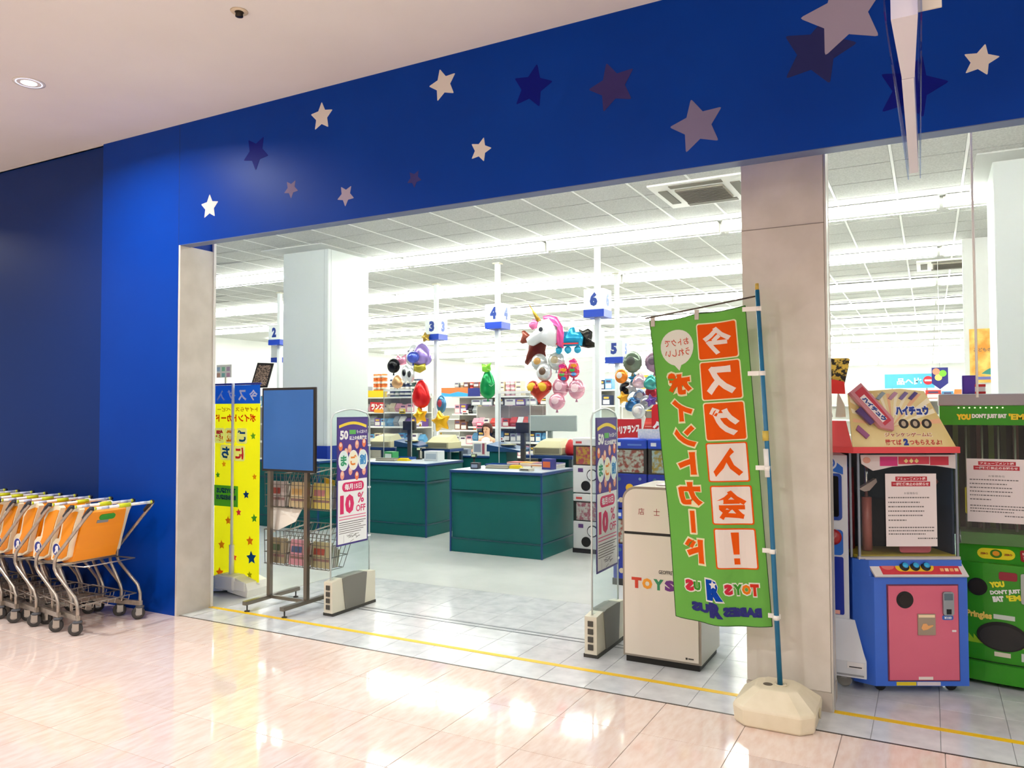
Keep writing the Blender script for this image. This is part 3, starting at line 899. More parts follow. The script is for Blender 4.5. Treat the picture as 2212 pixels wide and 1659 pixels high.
MB().rect(Fb, -.235, .055, .235, .808, CB, -.003, .008).build('door', bx_)
MB().rect(Fb, -.236, .809, .236, .824, M('#1A1814', .5), -.002, .004).build('door_gap', bx_)
MB().box(-.235, .015, 0, .235, .44, .042, M('#1A1814', .6)).build('plinth', bx_)
PF = FRONT(0, -.0082, 0)
m = MB()
for k, s_ in enumerate('店士無'):
    m.text(PF, s_, -.12 + .1 * k, .955, .042 + .006 * (k == 2), M('#9A2A2E', .5), .0008, bold=.0, width=.04 + .014 * (k == 2))
m.build('lettering', bx_)
m = MB()
for s_, x, c_ in zip("TOYS", (-.155, -.085, -.012, .06), ('#C83A1E', '#E8961E', '#2E8A5A', '#6A2A7E')):
    m.text(PF, s_, x, .505, .068, M(c_, .5), .0008, bold=.07, width=.066)
m.text(PF, 'R', .135, .495, .072, M('#E8C81E', .5), .0008, bold=.07, width=.062, mirror=True)
m.text(PF, 'US', .215, .505, .066, M('#C83A1E', .5), .0008, bold=.07, width=.05)
m.text(PF, 'GEOFFREY', .04, .585, .024, M('#3A3028', .5), .0008, bold=.02, width=.1)
m.build('lettering', bx_)
MB().rect(PF, .155, .069, .167, .081, M('#2A2620', .5), 0, .001).build('maker_mark', bx_)
MB().rect(PF, .172, .071, .205, .079, M('#4A4640', .5), 0, .001).build('maker_mark', bx_)
# papers lying on top
o = MB().prism(Face((0, 0, 0), (1, 0, 0), (0, 1, 0)), [(-.12, -.1), (.13, -.12), (.15, .1), (-.1, .12)], M('#E6D2DC', .6), 0, .004)
tag(o.build('flyer', None, (-1.44, 4.96, 1.1115)), 'pale pink flyer lying on top of the cream box', 'flyer')
# ================================================================ GREEN FLAG ON A WEIGHTED BASE
GREEN = C('#78BC58', .3)
FW, FH = .56, 1.68
def flag_pt(a, b, c=0.0):
    """a metres from the free edge, b metres down from the top, c metres towards the mall"""
    s, t = a / FW, b / FH
    tl, tr, bl, br = (-1.40, 2.105), (-.865, 2.155), (-1.262, .455), (-.752, .455)
    x = (tl[0] * (1 - s) + tr[0] * s) * (1 - t) + (bl[0] * (1 - s) + br[0] * s) * t
    z = (tl[1] * (1 - s) + tr[1] * s) * (1 - t) + (bl[1] * (1 - s) + br[1] * s) * t
    z -= .012 * math.sin(PI * ((s * 2) % 1)) * (1 - t) ** 6 + .02 * math.sin(PI * s) * t ** 4
    y = 4.27 + .016 * math.sin(6.0 * s + 2.2 * t) + .010 * math.sin(11 * t + 3.5 * s) * (0.3 + .7 * (1 - s)) + .012 * t * math.sin(15 * s + 4 * t)
    return Vector((x, y - c, z))
def bend(mb, step=.05):
    me = mb.mesh('flat')
    bm = bmesh.new()
    bm.from_mesh(me)
    for k in range(1, int(FW / step) + 1):
        bmesh.ops.bisect_plane(bm, geom=bm.verts[:] + bm.edges[:] + bm.faces[:], plane_co=(k * step, 0, 0), plane_no=(1, 0, 0))
    for k in range(1, int(FH / step) + 1):
        bmesh.ops.bisect_plane(bm, geom=bm.verts[:] + bm.edges[:] + bm.faces[:], plane_co=(0, 0, -k * step), plane_no=(0, 0, 1))
    for v in bm.verts:
        v.co = flag_pt(v.co.x, -v.co.z, -v.co.y * 1.6 + (.0012 if v.co.y < -.0001 else 0))
    bm.to_mesh(me)
    bm.free()
    return me
fb = thing('flag_stand', 'green promotional flag on a blue pole in a cream weighted base', 'flag', (0, 0, 0))
def flag_part(mb, name, parent, step=.028):
    o = bpy.data.objects.new(name, bend(mb, step))
    COL.objects.link(o)
    o.parent = parent
    return o
nx, ny = 44, 112
mb = MB()
vs = [(FW * i / nx, 0.001 * k, -FH * j / ny) for k in (0, 1) for j in range(ny + 1) for i in range(nx + 1)]
q = (nx + 1) * (ny + 1)
fs = []
for j in range(ny):
    for i in range(nx):
        a = j * (nx + 1) + i
        fs.append((a, a + nx + 1, a + nx + 2, a + 1))
        fs.append((q + a, q + a + 1, q + a + nx + 2, q + a + nx + 1))
mb.add(vs, fs, GREEN, True)
cloth = flag_part(mb, 'flag_cloth', fb, 10)
hem = MB()
for pts in ([(0, t / 30 * FH) for t in range(31)], [(FW, t / 30 * FH) for t in range(31)], [(FW * t / 16, 0) for t in range(17)], [(FW * t / 16, FH) for t in range(17)]):
    MB().tube([flag_pt(a, b) for a, b in pts], .0022, M('#1E4A12', .6), 6).build('hem', cloth)
ORN, CRM, WHT = C('#F2641E', .3), C('#FBF0C8', .3), C('#F6F2E8', .3)
K = Face((0, 0, 0), (1, 0, 0), (0, 0, 1))       # flat layout, z = -metres down
for s_, sc_, t0, t1, inv in (('今', .695, .034, .158, 0), ('ス', .70, .162, .291, 0), ('グ', .704, .296, .422, 0), ('入', .695, .427, .553, 1), ('会', .704, .564, .687, 1), ('!', .71, .698, .825, 1)):
    m = MB()
    a, b0, b1 = sc_ * FW, -t1 * FH, -t0 * FH
    w = .118
    if not inv:
        m.rect(K, a - w, b0, a + w, b1, CRM, .0004, .0008, .016)
        m.rect(K, a - w + .007, b0 + .007, a + w - .007, b1 - .007, ORN, .0008, .0012, .012)
    else:
        m.rect(K, a - w, b0, a + w, b1, ORN, .0004, .0008, .012)
        m.rect(K, a - w + .009, b0 + .007, a + w - .009, b1 - .007, WHT, .0008, .0012, .008)
    if s_ == '!':
        m.prism(K, [(a - .016, (b0 + b1) / 2 - .03), (a + .016, (b0 + b1) / 2 - .03), (a + .022, (b0 + b1) / 2 + .085), (a - .022, (b0 + b1) / 2 + .085)], ORN, .0012, .002).rect(K, a - .016, (b0 + b1) / 2 - .082, a + .016, (b0 + b1) / 2 - .05, ORN, .0012, .002)
    else: m.text(K, s_, a, (b0 + b1) / 2, (.155 if s_ != '!' else .17), WHT if not inv else ORN, .0018, bold=.055 if s_ not in '今会' else .04, width=.165 if s_ != '!' else .04, mirror=True)
    flag_part(m, 'printed_character', cloth)
for s_, s0, t0, h_, w_ in (('ポ', .262, .224, .128, .145), ('イ', .27, .315, .125, .125), ('ン', .275, .402, .12, .13), ('ト', .265, .492, .125, .11), ('カ', .272, .592, .13, .145), ('ー', .272, .683, .125, .028), ('ド', .268, .776, .13, .115)):
    m = MB()
    a, b = s0 * FW, -t0 * FH
    if s_ == 'ー':
        m.rect(K, a - .024, b - .07, a + .024, b + .07, CRM, .0004, .0008, .006).rect(K, a - .014, b - .06, a + .014, b + .06, ORN, .0008, .0014)
    else:
        m.text(K, s_, a, b, h_ + .022, CRM, .0010, bold=.10, width=w_ + .022, mirror=True)
        m.text(K, s_, a, b, h_, ORN, .0018, bold=.06, width=w_, mirror=True)
    flag_part(m, 'printed_character', cloth)
m = MB()
a, b = .262 * FW, -.10 * FH
pts = ell(a, b, .10, .105, 28)
m.prism(K, pts, WHT, .0004, .0009)
m.prism(K, [(a - .03, b - .095), (a + .02, b - .098), (a + .004, b - .135)], WHT, .0004, .0009)
m.text(K, 'おトクで', a, b + .03, .04, C('#D8563A', .3), .0015, bold=.01, width=.145, mirror=True)
m.text(K, 'うれしい', a, b - .03, .042, C('#D8563A', .3), .0015, bold=.01, width=.15, mirror=True)
flag_part(m, 'speech_bubble', cloth)
m = MB()
def glyph(m, s_, sx, t_, h_, w_, col, mirror=True, out=WHT, rot=0):
    m.text(K, s_, sx * FW, -t_ * FH, h_ + .014, out, .0010, bold=.11, width=w_ + .014, mirror=mirror, rot=rot)
    m.text(K, s_, sx * FW, -t_ * FH, h_, C(col, .3), .0018, bold=.07, width=w_, mirror=mirror, rot=rot)
for s_, sx, c_, h_, w_ in (('T', .86, '#D8402E', .062, .05), ('O', .775, '#F08A28', .052, .052), ('Y', .69, '#4CA03C', .056, .05), ('S', .60, '#D83A4E', .056, .046), ('U', .265, '#4CA03C', .046, .042), ('S', .185, '#D83A4E', .062, .052)):
    m = MB()
    glyph(m, s_, sx, .888, h_, w_, c_)
    flag_part(m, 'logo_letter', cloth)
m = MB()
m.text(K, 'R', .455 * FW, -.893 * FH, .125, WHT, .0010, bold=.11, width=.112)
m.text(K, 'R', .455 * FW, -.893 * FH, .108, C('#1A4EB8', .3), .0018, bold=.09, width=.096)
m.prism(K, star(.447 * FW, -.876 * FH, .024, .1, rnd_=0), WHT, .0018, .0026)
flag_part(m, 'logo_initial', cloth)
m = MB()
m.text(K, 'BABiES', .72 * FW, -.957 * FH, .05, C('#3E3E86', .3), .0012, bold=.08, width=.215, mirror=True)
flag_part(m, 'second_logo', cloth)
m = MB()
m.text(K, 'R', .455 * FW, -.955 * FH, .08, C('#3E3E86', .3), .0012, bold=.08, width=.08)
flag_part(m, 'second_logo', cloth)
m = MB()
m.text(K, 'US', .285 * FW, -.953 * FH, .05, C('#3E3E86', .3), .0012, bold=.08, width=.11, mirror=True)
flag_part(m, 'second_logo', cloth)
# pole, cross rod, loops
POLE = M('#0F6A92', .35)
p0, p1 = Vector((-.708, 4.247, .12)), Vector((-.803, 4.27, 2.235))
pol = MB().tube([p0, p0.lerp(p1, .5) + Vector((.006, 0, 0)), p1], [.0135, .012, .0115], POLE, 12).build('pole', fb)
MB().tube([p1, p1 + Vector((-.0015, 0, .035))], .010, M('#C9A94A', .4), 10).build('pole_cap', pol)
MB().tube([p0.lerp(p1, .62), p0.lerp(p1, .645)], .0165, M('#C8B04A', .4), 12).build('pole_clamp', pol)
MB().tube([p0.lerp(p1, .53), p0.lerp(p1, .60)], .0155, M('#E0E0DC', .4), 12).build('pole_joint', pol)
MB().tube([p0.lerp(p1, .985), (-1.08, 4.275, 2.165), (-1.425, 4.27, 2.118)], .0045, M('#4A3C30', .5), 8).build('cross_rod', fb)
for s_ in (.03, .5):
    a = flag_pt(s_ * FW, .02)
    MB().box(a.x - .012, a.y - .006, a.z - .015, a.x + .012, a.y + .006, a.z + .045 - .01 * s_, M('#BDB5A8', .6), .002).build('loop', fb)
for t_ in (.012, .215, .51, .765, .965):
    a = flag_pt(FW - .004, t_ * FH)
    zz = a.z
    pp = p0.lerp(p1, (zz - p0.z) / (p1.z - p0.z))
    m = MB().box(a.x - .012, a.y - .008, zz - .012, pp.x + .018, a.y - .004, zz + .012, M('#EDEAE2', .5))
    m.build('loop', fb)
    MB().tube([(pp.x, pp.y, zz - .012), (pp.x, pp.y, zz + .012)], .0165, M('#EDEAE2', .5), 10).build('loop', fb)
# base: tub with sloping shoulders
bs = MB()
def ringpts(r, z, cut=.30):
    w = r
    c = w * cut
    return [(-w + c, -w, z), (w - c, -w, z), (w, -w + c, z), (w, w - c, z), (w - c, w, z), (-w + c, w, z), (-w, w - c, z), (-w, -w + c, z)]
BASEM = noise_mat('cream_plastic', '#DED2B4', '#E8DDC2', nscale=8, rough=.45)
prof = [(.186, .0), (.194, .012), (.200, .085), (.196, .1), (.188, .106), (.112, .168), (.104, .174)]
vs, fs = [], []
for r, z in prof:
    vs += ringpts(r, z, .3 if z < .12 else .38)
for i in range(len(prof) - 1):
    for k in range(8):
        fs.append((i * 8 + k, i * 8 + (k + 1) % 8, i * 8 + 8 + (k + 1) % 8, i * 8 + 8 + k))
fs.append(tuple(range(8))[::-1])
fs.append(tuple((len(prof) - 1) * 8 + k for k in range(8)))
base = bs.add(vs, fs, BASEM).build('base', fb, (-.722, 4.245, 0))
sb = base.modifiers.new('soft_edges', 'BEVEL')
sb.width = .012
sb.segments = 2
MB().lathe([(.03, .1735), (.033, .178), (.02, .178), (.0185, .1735)], (.015, 0, 0), BASEM, 20).build('pole_collar', base)
MB().disc(Face((-.045, -.02, .1735), (1, 0, 0), (0, 1, 0)), 0, 0, .024, M('#5A5244', .6), 0, .0012, 20).build('filler_hole', base)
MB().disc(Face((.1995, .02, .055), (0, 1, 0), (0, 0, 1)), 0, 0, .026, M('#C4B898', .5), 0, .006, 20).build('drain_plug', base)

# ================================================================ BLUE AND PINK PRIZE MACHINE
pm = thing('prize_machine', 'blue and pink candy prize machine with red marquee', 'game machine', (-.295, 4.839, 0), deg(27.74))
BL, PK, RD = noise_mat('machine_blue', '#3566CC', '#3A6CD2', nscale=2, rough=.3), noise_mat('machine_pink', '#D2607A', '#D86880', nscale=2, rough=.35), M('#DE464A', .35)
UP = Face((0, 0, 0), (1, 0, 0), (0, 1, 0))
MB().prism(UP, [(0, 0), (.52, 0), (.52, .42), (-.085, .42), (-.085, .085)], BL, .05, .655).build('body', pm)
MB().prism(UP, [(-.02, .015), (.50, .015), (.50, .42), (-.085, .42), (-.085, .08)], BL, .655, .745).build('upper_body', pm)
F0 = FRONT(0, 0, 0)
dr = MB().rect(F0, .075, .085, .462, .607, PK, 0, .008).build('door', pm)
MB().rect(F0, .068, .078, .469, .614, M('#6A2A4A', .5), -.001, .003).build('door_frame', pm)
D0 = FRONT(0, -.008, 0)
MB().disc(D0, .166, .53, .047, M('#15100E', .5), 0, .003, 28).disc(D0, .166, .53, .034, M('#241C18', .7), .003, .005, 24).build('speaker', dr)
cn = MB().rect(D0, .374, .445, .434, .575, M('#9AA0A4', .3, .7), 0, .012, .012).build('coin_slot', dr)
MB().rect(D0, .381, .53, .427, .566, M('#5A6E78', .4), .012, .014).build('slot_face', cn)
MB().rect(D0, .392, .452, .418, .48, M('#101010', .5), .012, .014).build('return_slot', cn)
MB().rect(D0, .372, .418, .434, .443, M('#3E6AB8', .4), 0, .002, .008).text(D0, '¥100', .403, .4305, .014, M('#F0F0F0', .5), .0026, bold=.03, width=.04).build('price_plate', dr)
pz = MB().rect(D0, .234, .335, .332, .452, M('#A08E7A', .3), 0, .006).build('prize_flap', dr)
MB().rect(D0, .238, .433, .328, .448, M('#F0D8B0', .5), .006, .007).prism(D0, [(.252, .375), (.262, .362), (.285, .366), (.318, .385), (.318, .392), (.29, .388), (.28, .400), (.262, .398)], M('#E8A868', .5), .006, .0075).build('pointing_hand', pz)
MB().rect(D0, .425, .352, .448, .362, M('#EDE6E4', .4), 0, .003).build('lock', dr)
m = MB().rect(F0, .115, .053, .225, .073, M('#E0C81E', .5), 0, .0015)
m.build('warning_sticker', pm)
MB().rect(F0, .23, .053, .36, .073, M('#D8D0D4', .5), 0, .0015).build('notice_sticker', pm)
MB().rect(D0, .235, .088, .315, .104, M('#E8DCD4', .5), 0, .0015).build('notice_sticker', dr)
# sloping control panel
CP = Face((0, -.012, .655), (1, 0, 0), (0, .065, .088))
cpn = MB().prism(CP, [(.0, 0), (.52, 0), (.50, .11), (-.03, .11)], M('#DAD6D2', .4), 0, .012).build('control_panel', pm)
MB().prism(CP, [(.045, .012), (.485, .012), (.475, .1), (.03, .1)], M('#CE3440', .45), .012, .0125).build('panel_face', cpn)
m = MB().prism(CP, rrect(.125, .03, .34, .085, .027), M('#F0C828', .4), .0125, .0135)
m.build('button_surround', cpn)
for x in (.175, .235, .295):
    o = MB().lathe([(.026, 0), (.026, .006), (.02, .006), (.02, .016), (.014, .021), (0, .022)], (0, 0, 0), M('#1C1C22', .4), 18).build('button', cpn)
    o.matrix_local = Matrix((CP.u, CP.v, CP.n)).transposed().to_4x4()
    o.location = CP.pt(x, .058, .0135)
    q2 = MB().lathe([(.017, .02), (.014, .024), (0, .025)], (0, 0, 0), M('#2A9AC8', .3, emit=.15), 16).build('button_cap', o)
for r_ in range(2):
    for k in range(4):
        m = MB().rect(CP, .365 + .027 * k + .006 * (1 - r_), .03 + .038 * r_, .385 + .027 * k + .006 * (1 - r_), .048 + .038 * r_, M('#F4D8A0' if k % 2 else '#F0A86A', .4), .0125, .014)
        m.build('hint_icon', cpn)
MB().prism(CP, ell(.083, .06, .036, .02, 18), M('#E07468', .5), .0125, .0132).build('panel_print', cpn)
for x in (.06, .46):
    for yy in (.08, .37):
        w = MB().lathe([(.028, -.012), (.032, -.006), (.032, .006), (.028, .012)], (x, yy, .032), M('#2A2826', .6), 14, 'y').build('caster', pm)
        MB().box(x - .012, yy - .018, .035, x + .012, yy + .018, .055, STEEL).build('caster_fork', w)
# glass cabinet
gc = MB().prism(UP, [(-.05, .065), (.505, .065), (.505, .41), (-.08, .41), (-.08, .1)], CLEAR, .75, 1.345).build('glass_case', pm)
MB().prism(UP, [(-.07, .36), (.5, .36), (.5, .412), (-.07, .412)], M('#141820', .5), .75, 1.345).build('case_back', pm)
MB().prism(UP, [(-.045, .075), (.5, .075), (.5, .36), (-.07, .36), (-.07, .1)], M('#B8A024', .5), .748, .765).build('case_floor', pm)
MB().box(.488, .08, .75, .5, .36, 1.345, M('#1A2C44', .5)).build('case_side', pm)
for x, yy in ((-.052, .062), (.505, .062), (-.082, .1), (-.082, .41), (.505, .41)):
    MB().box(x - .006, yy - .006, .748, x + .006, yy + .006, 1.35, M('#8A9098', .3, .6)).build('case_post', pm)
MB().box(-.06, .05, .742, .515, .075, .758, M('#C8C4BC', .4)).build('case_sill', pm)
# lit strip across the top of the pane
ST = FRONT(0, .06, 0)
sp = MB().prism(ST, [(-.04, 1.335), (.5, 1.335), (.5, 1.255), (.39, 1.272), (.28, 1.278), (.14, 1.268), (.07, 1.252), (.03, 1.245), (-.035, 1.285)], M('#D8D0CE', .45), 0, .006).build('top_strip', pm)
MB().rect(ST, .07, 1.272, .17, 1.325, M('#C82A78', .5), .006, .007).rect(ST, .175, 1.282, .35, 1.325, M('#C83A4E', .5), .006, .007).rect(ST, .355, 1.276, .46, 1.325, M('#C02A40', .5), .006, .007).build('strip_print', sp)
m = MB()
for k in range(3):
    MB().prism(ST, [(.205 + .03 * k, 1.30), (.218 + .03 * k, 1.315), (.231 + .03 * k, 1.30), (.218 + .03 * k, 1.288)], M('#E8D890', .5), .007, .008).build('strip_icon', sp)
MB().prism(ST, ell(-.005, 1.305, .022, .018, 14), M('#D8A08C', .5), .006, .007).build('strip_icon', sp)
# arms and prizes inside
m = MB().tube([(.055, .2, .77), (.055, .2, 1.08)], .028, M('#B86A5E', .35), 14)
m.build('candy_tube', pm)
MB().tube([(.055, .2, 1.08), (.055, .2, 1.33)], .012, CHROME, 10).build('lift_rod', pm)
MB().prism(FRONT(0, .19, 0), [(.0, 1.13), (.05, 1.16), (.1, 1.19), (.105, 1.17), (.06, 1.12), (.03, 1.115)], M('#C8B0A4', .4), -.02, .02).build('scoop', pm)
MB().tube([(-.02, .28, .77), (-.02, .28, 1.25)], .035, M('#7E1E24', .4), 12).build('candy_tube', pm)
MB().tube([(.43, .28, .77), (.43, .28, 1.2)], .04, M('#1E4A6E', .4), 12).build('candy_tube', pm)
MB().prism(FRONT(0, .12, 0), rrect(.2, .77, .38, .85, .02), M('#D8606A', .4), 0, .01).disc(FRONT(0, .12, 0), .26, .86, .045, M('#3A1E22', .5), .01, .015, 20).build('prize_tray', pm)
MB().lathe([(0, -.025), (.025, -.015), (.035, 0), (.025, .015), (0, .025)], (.44, .2, 1.17), M('#A85A4A', .5), 12).build('prize_ball', pm)
# marquee: red roof tray with slanted printed panel
MB().prism(UP, [(-.12, -.04), (.475, -.04), (.475, .43), (-.26, .43), (-.26, .16)], RD, 1.35, 1.385).build('roof_tray', pm)
m = MB()
m.add([(-.255, .16, 1.385), (-.12, -.03, 1.385), (-.12, .43, 1.385), (-.255, .43, 1.385), (-.19, .22, 1.53), (-.1, .1, 1.53), (-.1, .4, 1.53), (-.19, .4, 1.53)],
      [(3, 2, 1, 0), (4, 5, 6, 7), (0, 1, 5, 4), (1, 2, 6, 5), (2, 3, 7, 6), (3, 0, 4, 7)], RD)
m.build('roof_side', pm)
MP = Face((0, -.035, 1.385), (1, 0, 0), (0, .1, .31))
mq = noise_mat('ray_print', '#D8C07A', '#E8D8A0', nscale=3, rough=.45)
mar = MB().prism(MP, [(-.12, 0), (.455, 0), (.335, .33), (.2, .345), (-.02, .33), (-.1, .32)], mq, -.012, 0).build('marquee', pm)
# printed rays
for k in range(13):
    a0 = PI * (.02 + k / 13.2)
    c0 = (.12, .12)
    pts = [c0]
    for aa in (a0, a0 + PI / 30):
        r_ = .5
        x, y = c0[0] + r_ * math.cos(aa), c0[1] + r_ * math.sin(aa)
        lim = 1.0
        for _ in range(60):
            xr = .47 - .125 * (y / .33)
            if x <= xr - .01 and x >= -.1 and y <= .318:
                break
            r_ -= .008
            x, y = c0[0] + r_ * math.cos(aa), c0[1] + r_ * math.sin(aa)
        pts.append((x, y))
    MB().prism(MP, pts, M('#F2EAC8', .5) if k % 3 else M('#E8B48A', .5), 0, .0006).build('printed_ray', mar)
m = MB()
m.text(MP, 'ハイチュウ', .245, .212, .068, M('#F4F4F8', .4), .0014, bold=.14, width=.205)
m.text(MP, 'ハイチュウ', .245, .212, .056, M('#1C3C94', .4), .0022, bold=.08, width=.19)
m.build('product_lettering', mar)
for x in (.185, .25, .315):
    MB().disc(MP, x, .135, .028, M('#2E2620', .5), .0006, .0014, 24).prism(MP, ell(x, .135, .013, .017, 10), M('#B8A88E', .5), .0014, .002).build('hand_sign', mar)
m = MB()
m.text(MP, 'ジャンケンゲームに', .2, .07, .03, M('#FBF3E0', .4), .0010, bold=.06, width=.27)
m.text(MP, 'ジャンケンゲームに', .2, .07, .025, M('#A83A28', .4), .0018, bold=.02, width=.262)
m.text(MP, '勝てば', .11, .026, .034, M('#C83A38', .4), .0018, bold=.025, width=.09)
m.text(MP, '2', .18, .028, .04, M('#1C3C94', .4), .0018, bold=.08, width=.028)
m.text(MP, 'つもらえるよ!', .29, .026, .03, M('#C83A38', .4), .0018, bold=.03, width=.18)
m.build('slogan_lettering', mar)
# large candy stick stuck across the marquee
CA = Vector(MP.pt(-.085, .33, .012))
CB_ = Vector(MP.pt(.105, .085, .012))
cd = (CB_ - CA).normalized()
cs = MP.n.cross(cd).normalized()
CF = Face(CA, cd, cs)
Lc = (CB_ - CA).length
cst = MB().prism(CF, [(0, -.03), (Lc - .06, -.045), (Lc, 0.0), (Lc - .05, .05), (0, .06)], M('#C8848E', .4), 0, .03).build('candy_stick', mar)
MB().prism(CF, [(.02, -.01), (Lc - .05, -.02), (Lc - .05, .03), (.02, .05)], M('#C23A48', .4), .03, .032).prism(CF, [(.06, -.012), (Lc - .07, -.018), (Lc - .07, .018), (.06, .022)], M('#EDE4E0', .4), .032, .033).build('wrapper_print', cst)
MB().text(CF, 'ハイチュウ', Lc * .5, .003, .03, M('#24428E', .4), .0345, bold=.08, width=Lc * .55).build('wrapper_lettering', cst)
MB().prism(CF, [(.1, -.075), (.21, -.07), (.21, -.045), (.1, -.04)], M('#5A3E78', .4), 0, .02).build('small_wrapper', mar)
MB().prism(MP, [(-.09, .1), (-.075, .125), (-.02, .065), (-.04, .045)], M('#9A5A86', .4), .0006, .012).build('small_wrapper', mar)
for x, c_ in ((.08, '#8A9AA0'), (.15, '#B88AA0'), (.21, '#7A6A9A'), (.265, '#5A4A86')):
    MB().prism(MP, [(x - .03, .285), (x - .012, .275), (x + .03, .315), (x + .012, .325)], M(c_, .4), .0006, .008).build('small_wrapper', mar)
# closure notice taped on the pane
def notice(name, face, a0, b0, a1, b1, label):
    n_ = thing(name, label, 'notice', (0, 0, 0), 0, 'closure notices on the game machines')
    W_ = a1 - a0
    H_ = b1 - b0
    MB().rect(face, a0, b0, a1, b1, M('#E6DCDA', .6), 0, .001).build('sheet', n_)
    m = MB()
    RDN = M('#B81E2E', .5)
    m.rect(face, a0 + W_ * .2, b1 - H_ * .10, a0 + W_ * .82, b1 - H_ * .04, RDN, .001, .0013)
    m.rect(face, a0 + W_ * .12, b1 - H_ * .175, a0 + W_ * .88, b1 - H_ * .11, RDN, .001, .0013)
    m.text(face, 'アミューズメント機', a0 + W_ * .51, b1 - H_ * .07, H_ * .04, M('#F0E0E0', .5), .0018, bold=.03, width=W_ * .56)
    m.text(face, '一部稼働休止のお知らせ', a0 + W_ * .5, b1 - H_ * .143, H_ * .045, M('#F0E0E0', .5), .0018, bold=.03, width=W_ * .70)
    m.build('heading', n_)
    m = MB()
    m.text(face, 'お客様各位', a0 + W_ * .5, b1 - H_ * .27, H_ * .03, M('#5A5656', .5), .0014, width=W_ * .27)
    m.build('body_text', n_)
    for k, (f, l) in enumerate(((.33, .88), (.395, .7), (.455, .75), (.515, .78), (.575, .7), (.64, .42), (.74, .96), (.785, .96), (.83, .78), (.89, 1.0))):
        r_ = random.Random(k)
        x = a0 + W_ * (.05 if k < 9 else .62)
        m = MB()
        while x < a0 + W_ * l * .97:
            w_ = W_ * r_.uniform(.018, .05)
            m.rect(face, x, b1 - H_ * f - H_ * .008, x + w_, b1 - H_ * f + H_ * .008, M('#6E6866', .6), .001, .0013)
            x += w_ + W_ * .012
        tag(m.build('body_text', n_), kind='stuff')
    return n_
rot = Matrix.Rotation(deg(27.74), 4, 'Z')
org = Vector((-.295, 4.839, 0))
NF = Face(org + rot @ Vector((0, .062, 0)), rot @ Vector((1, 0, 0)), (0, 0, 1))
NF.o = NF.o + NF.n * .003
notice('closure_notice', NF, .10, .815, .39, 1.228, 'white notice with red heading taped on the blue and pink prize machine')

# ================================================================ GREEN PRIZE MACHINE
gm = thing('prize_machine', 'green snack prize machine with silver top at the right edge', 'game machine', (.13, 5.35, 0))
G1 = noise_mat('machine_green', '#2E8E12', '#349618', nscale=2, rough=.3)
G2 = M('#1F7A10', .3)
W_ = .86
def bow(x, d=.07):
    q = (x / W_) * 2 - 1
    return -d * (1 - q * q)
plan = [(W_ * i / 14, bow(W_ * i / 14)) for i in range(15)] + [(W_, .6), (-.07, .6), (-.07, .04)]
MB().prism(UP, plan, G1, .14, .70).build('body', gm)
MB().prism(UP, [(p[0], p[1] - (.035 if i < 15 else 0)) for i, p in enumerate(plan)], G1, .03, .135).build('kick_skirt', gm)
MB().prism(UP, plan, M('#0E2A0C', .5), .134, .141).build('groove', gm)
MB().prism(UP, [(.0, .06), (W_, .06), (W_, .6), (-.06, .6)], M('#161412', .6), 0.005, .03).build('plinth', gm)
m = MB()
sh = MB().add([(0, -.0, .70), (W_, -.0, .70), (W_, .6, .70), (0, .6, .70), (0, .09, .79), (W_, .09, .79), (W_, .6, .79), (0, .6, .79)],
              [(3, 2, 1, 0), (4, 5, 6, 7), (0, 1, 5, 4), (1, 2, 6, 5), (2, 3, 7, 6), (3, 0, 4, 7)], G1).build('shoulder', gm)
MB().box(-.08, .02, 1.5, W_, .6, 1.615, G1).build('header', gm)
MB().box(-.085, .01, 1.615, W_ + .005, .6, 1.685, M('#9C9A9E', .35, .6), .006).build('silver_top', gm)
MB().box(-.08, .45, .79, W_, .58, 1.5, M('#100E0C', .6)).build('cabinet_back', gm)
MB().box(-.08, .05, .79, -.06, .6, 1.5, M('#141414', .5)).build('corner_post', gm)
MB().box(W_ - .02, .05, .79, W_, .6, 1.5, M('#141414', .5)).build('corner_post', gm)
for k in range(14):
    x = -.07 + .065 * k
    MB().box(x, .4, .8, x + .03, .44, 1.5, M('#6A7A1E' if k % 3 == 1 else ('#2E3A12' if k % 3 else '#5A1E18'), .5)).build('backdrop_stripe', gm)
MB().box(-.06, .06, .79, W_ - .02, .066, 1.5, CLEAR).build('window_pane', gm)
for k in range(9):
    x = .06 + .085 * k
    MB().tube([(x, .2, .8), (x, .2, 1.49)], .006, M('#B8B4A0', .3, .6), 8).build('guide_rod', gm)
MB().box(.02, .08, .79, W_ - .02, .3, .86, M('#3E7E1A', .4)).build('prize_tray', gm)
MB().prism(FRONT(0, .068, 0), rrect(.045, .97, .075, 1.13, .01), M('#D8C81E', .5), 0, .003).build('yellow_label', gm)
for k in range(9):
    o = MB().disc(FRONT(0, .0195, 0), .02 + .028 * k + .06 * 0, 1.603, .005, M('#D8F0C8', .4, emit=.6), 0, .002, 10)
    o.build('header_lamp', gm)
HF = FRONT(0, .019, 0)
m = MB().text(HF, 'YOU', .045, 1.548, .036, M('#E8C81E', .5), .001, bold=.09, width=.075)
m.text(HF, "DON'T JUST EAT", .175, 1.551, .032, M('#E8E8E0', .5), .001, bold=.08, width=.175)
m.text(HF, "'EM", .31, 1.55, .036, M('#E8C81E', .5), .001, bold=.05, width=.075)
m.build('header_lettering', gm)
def GF(x, z=0):          # frame tangent to the bowed front at x
    e = .01
    d_ = Vector((2 * e, bow(x + e) - bow(x - e), 0))
    return Face((x, bow(x), 0), d_, (0, 0, 1))
SF = Face((0, -.001, .70), (1, 0, 0), (0, .09, .09))
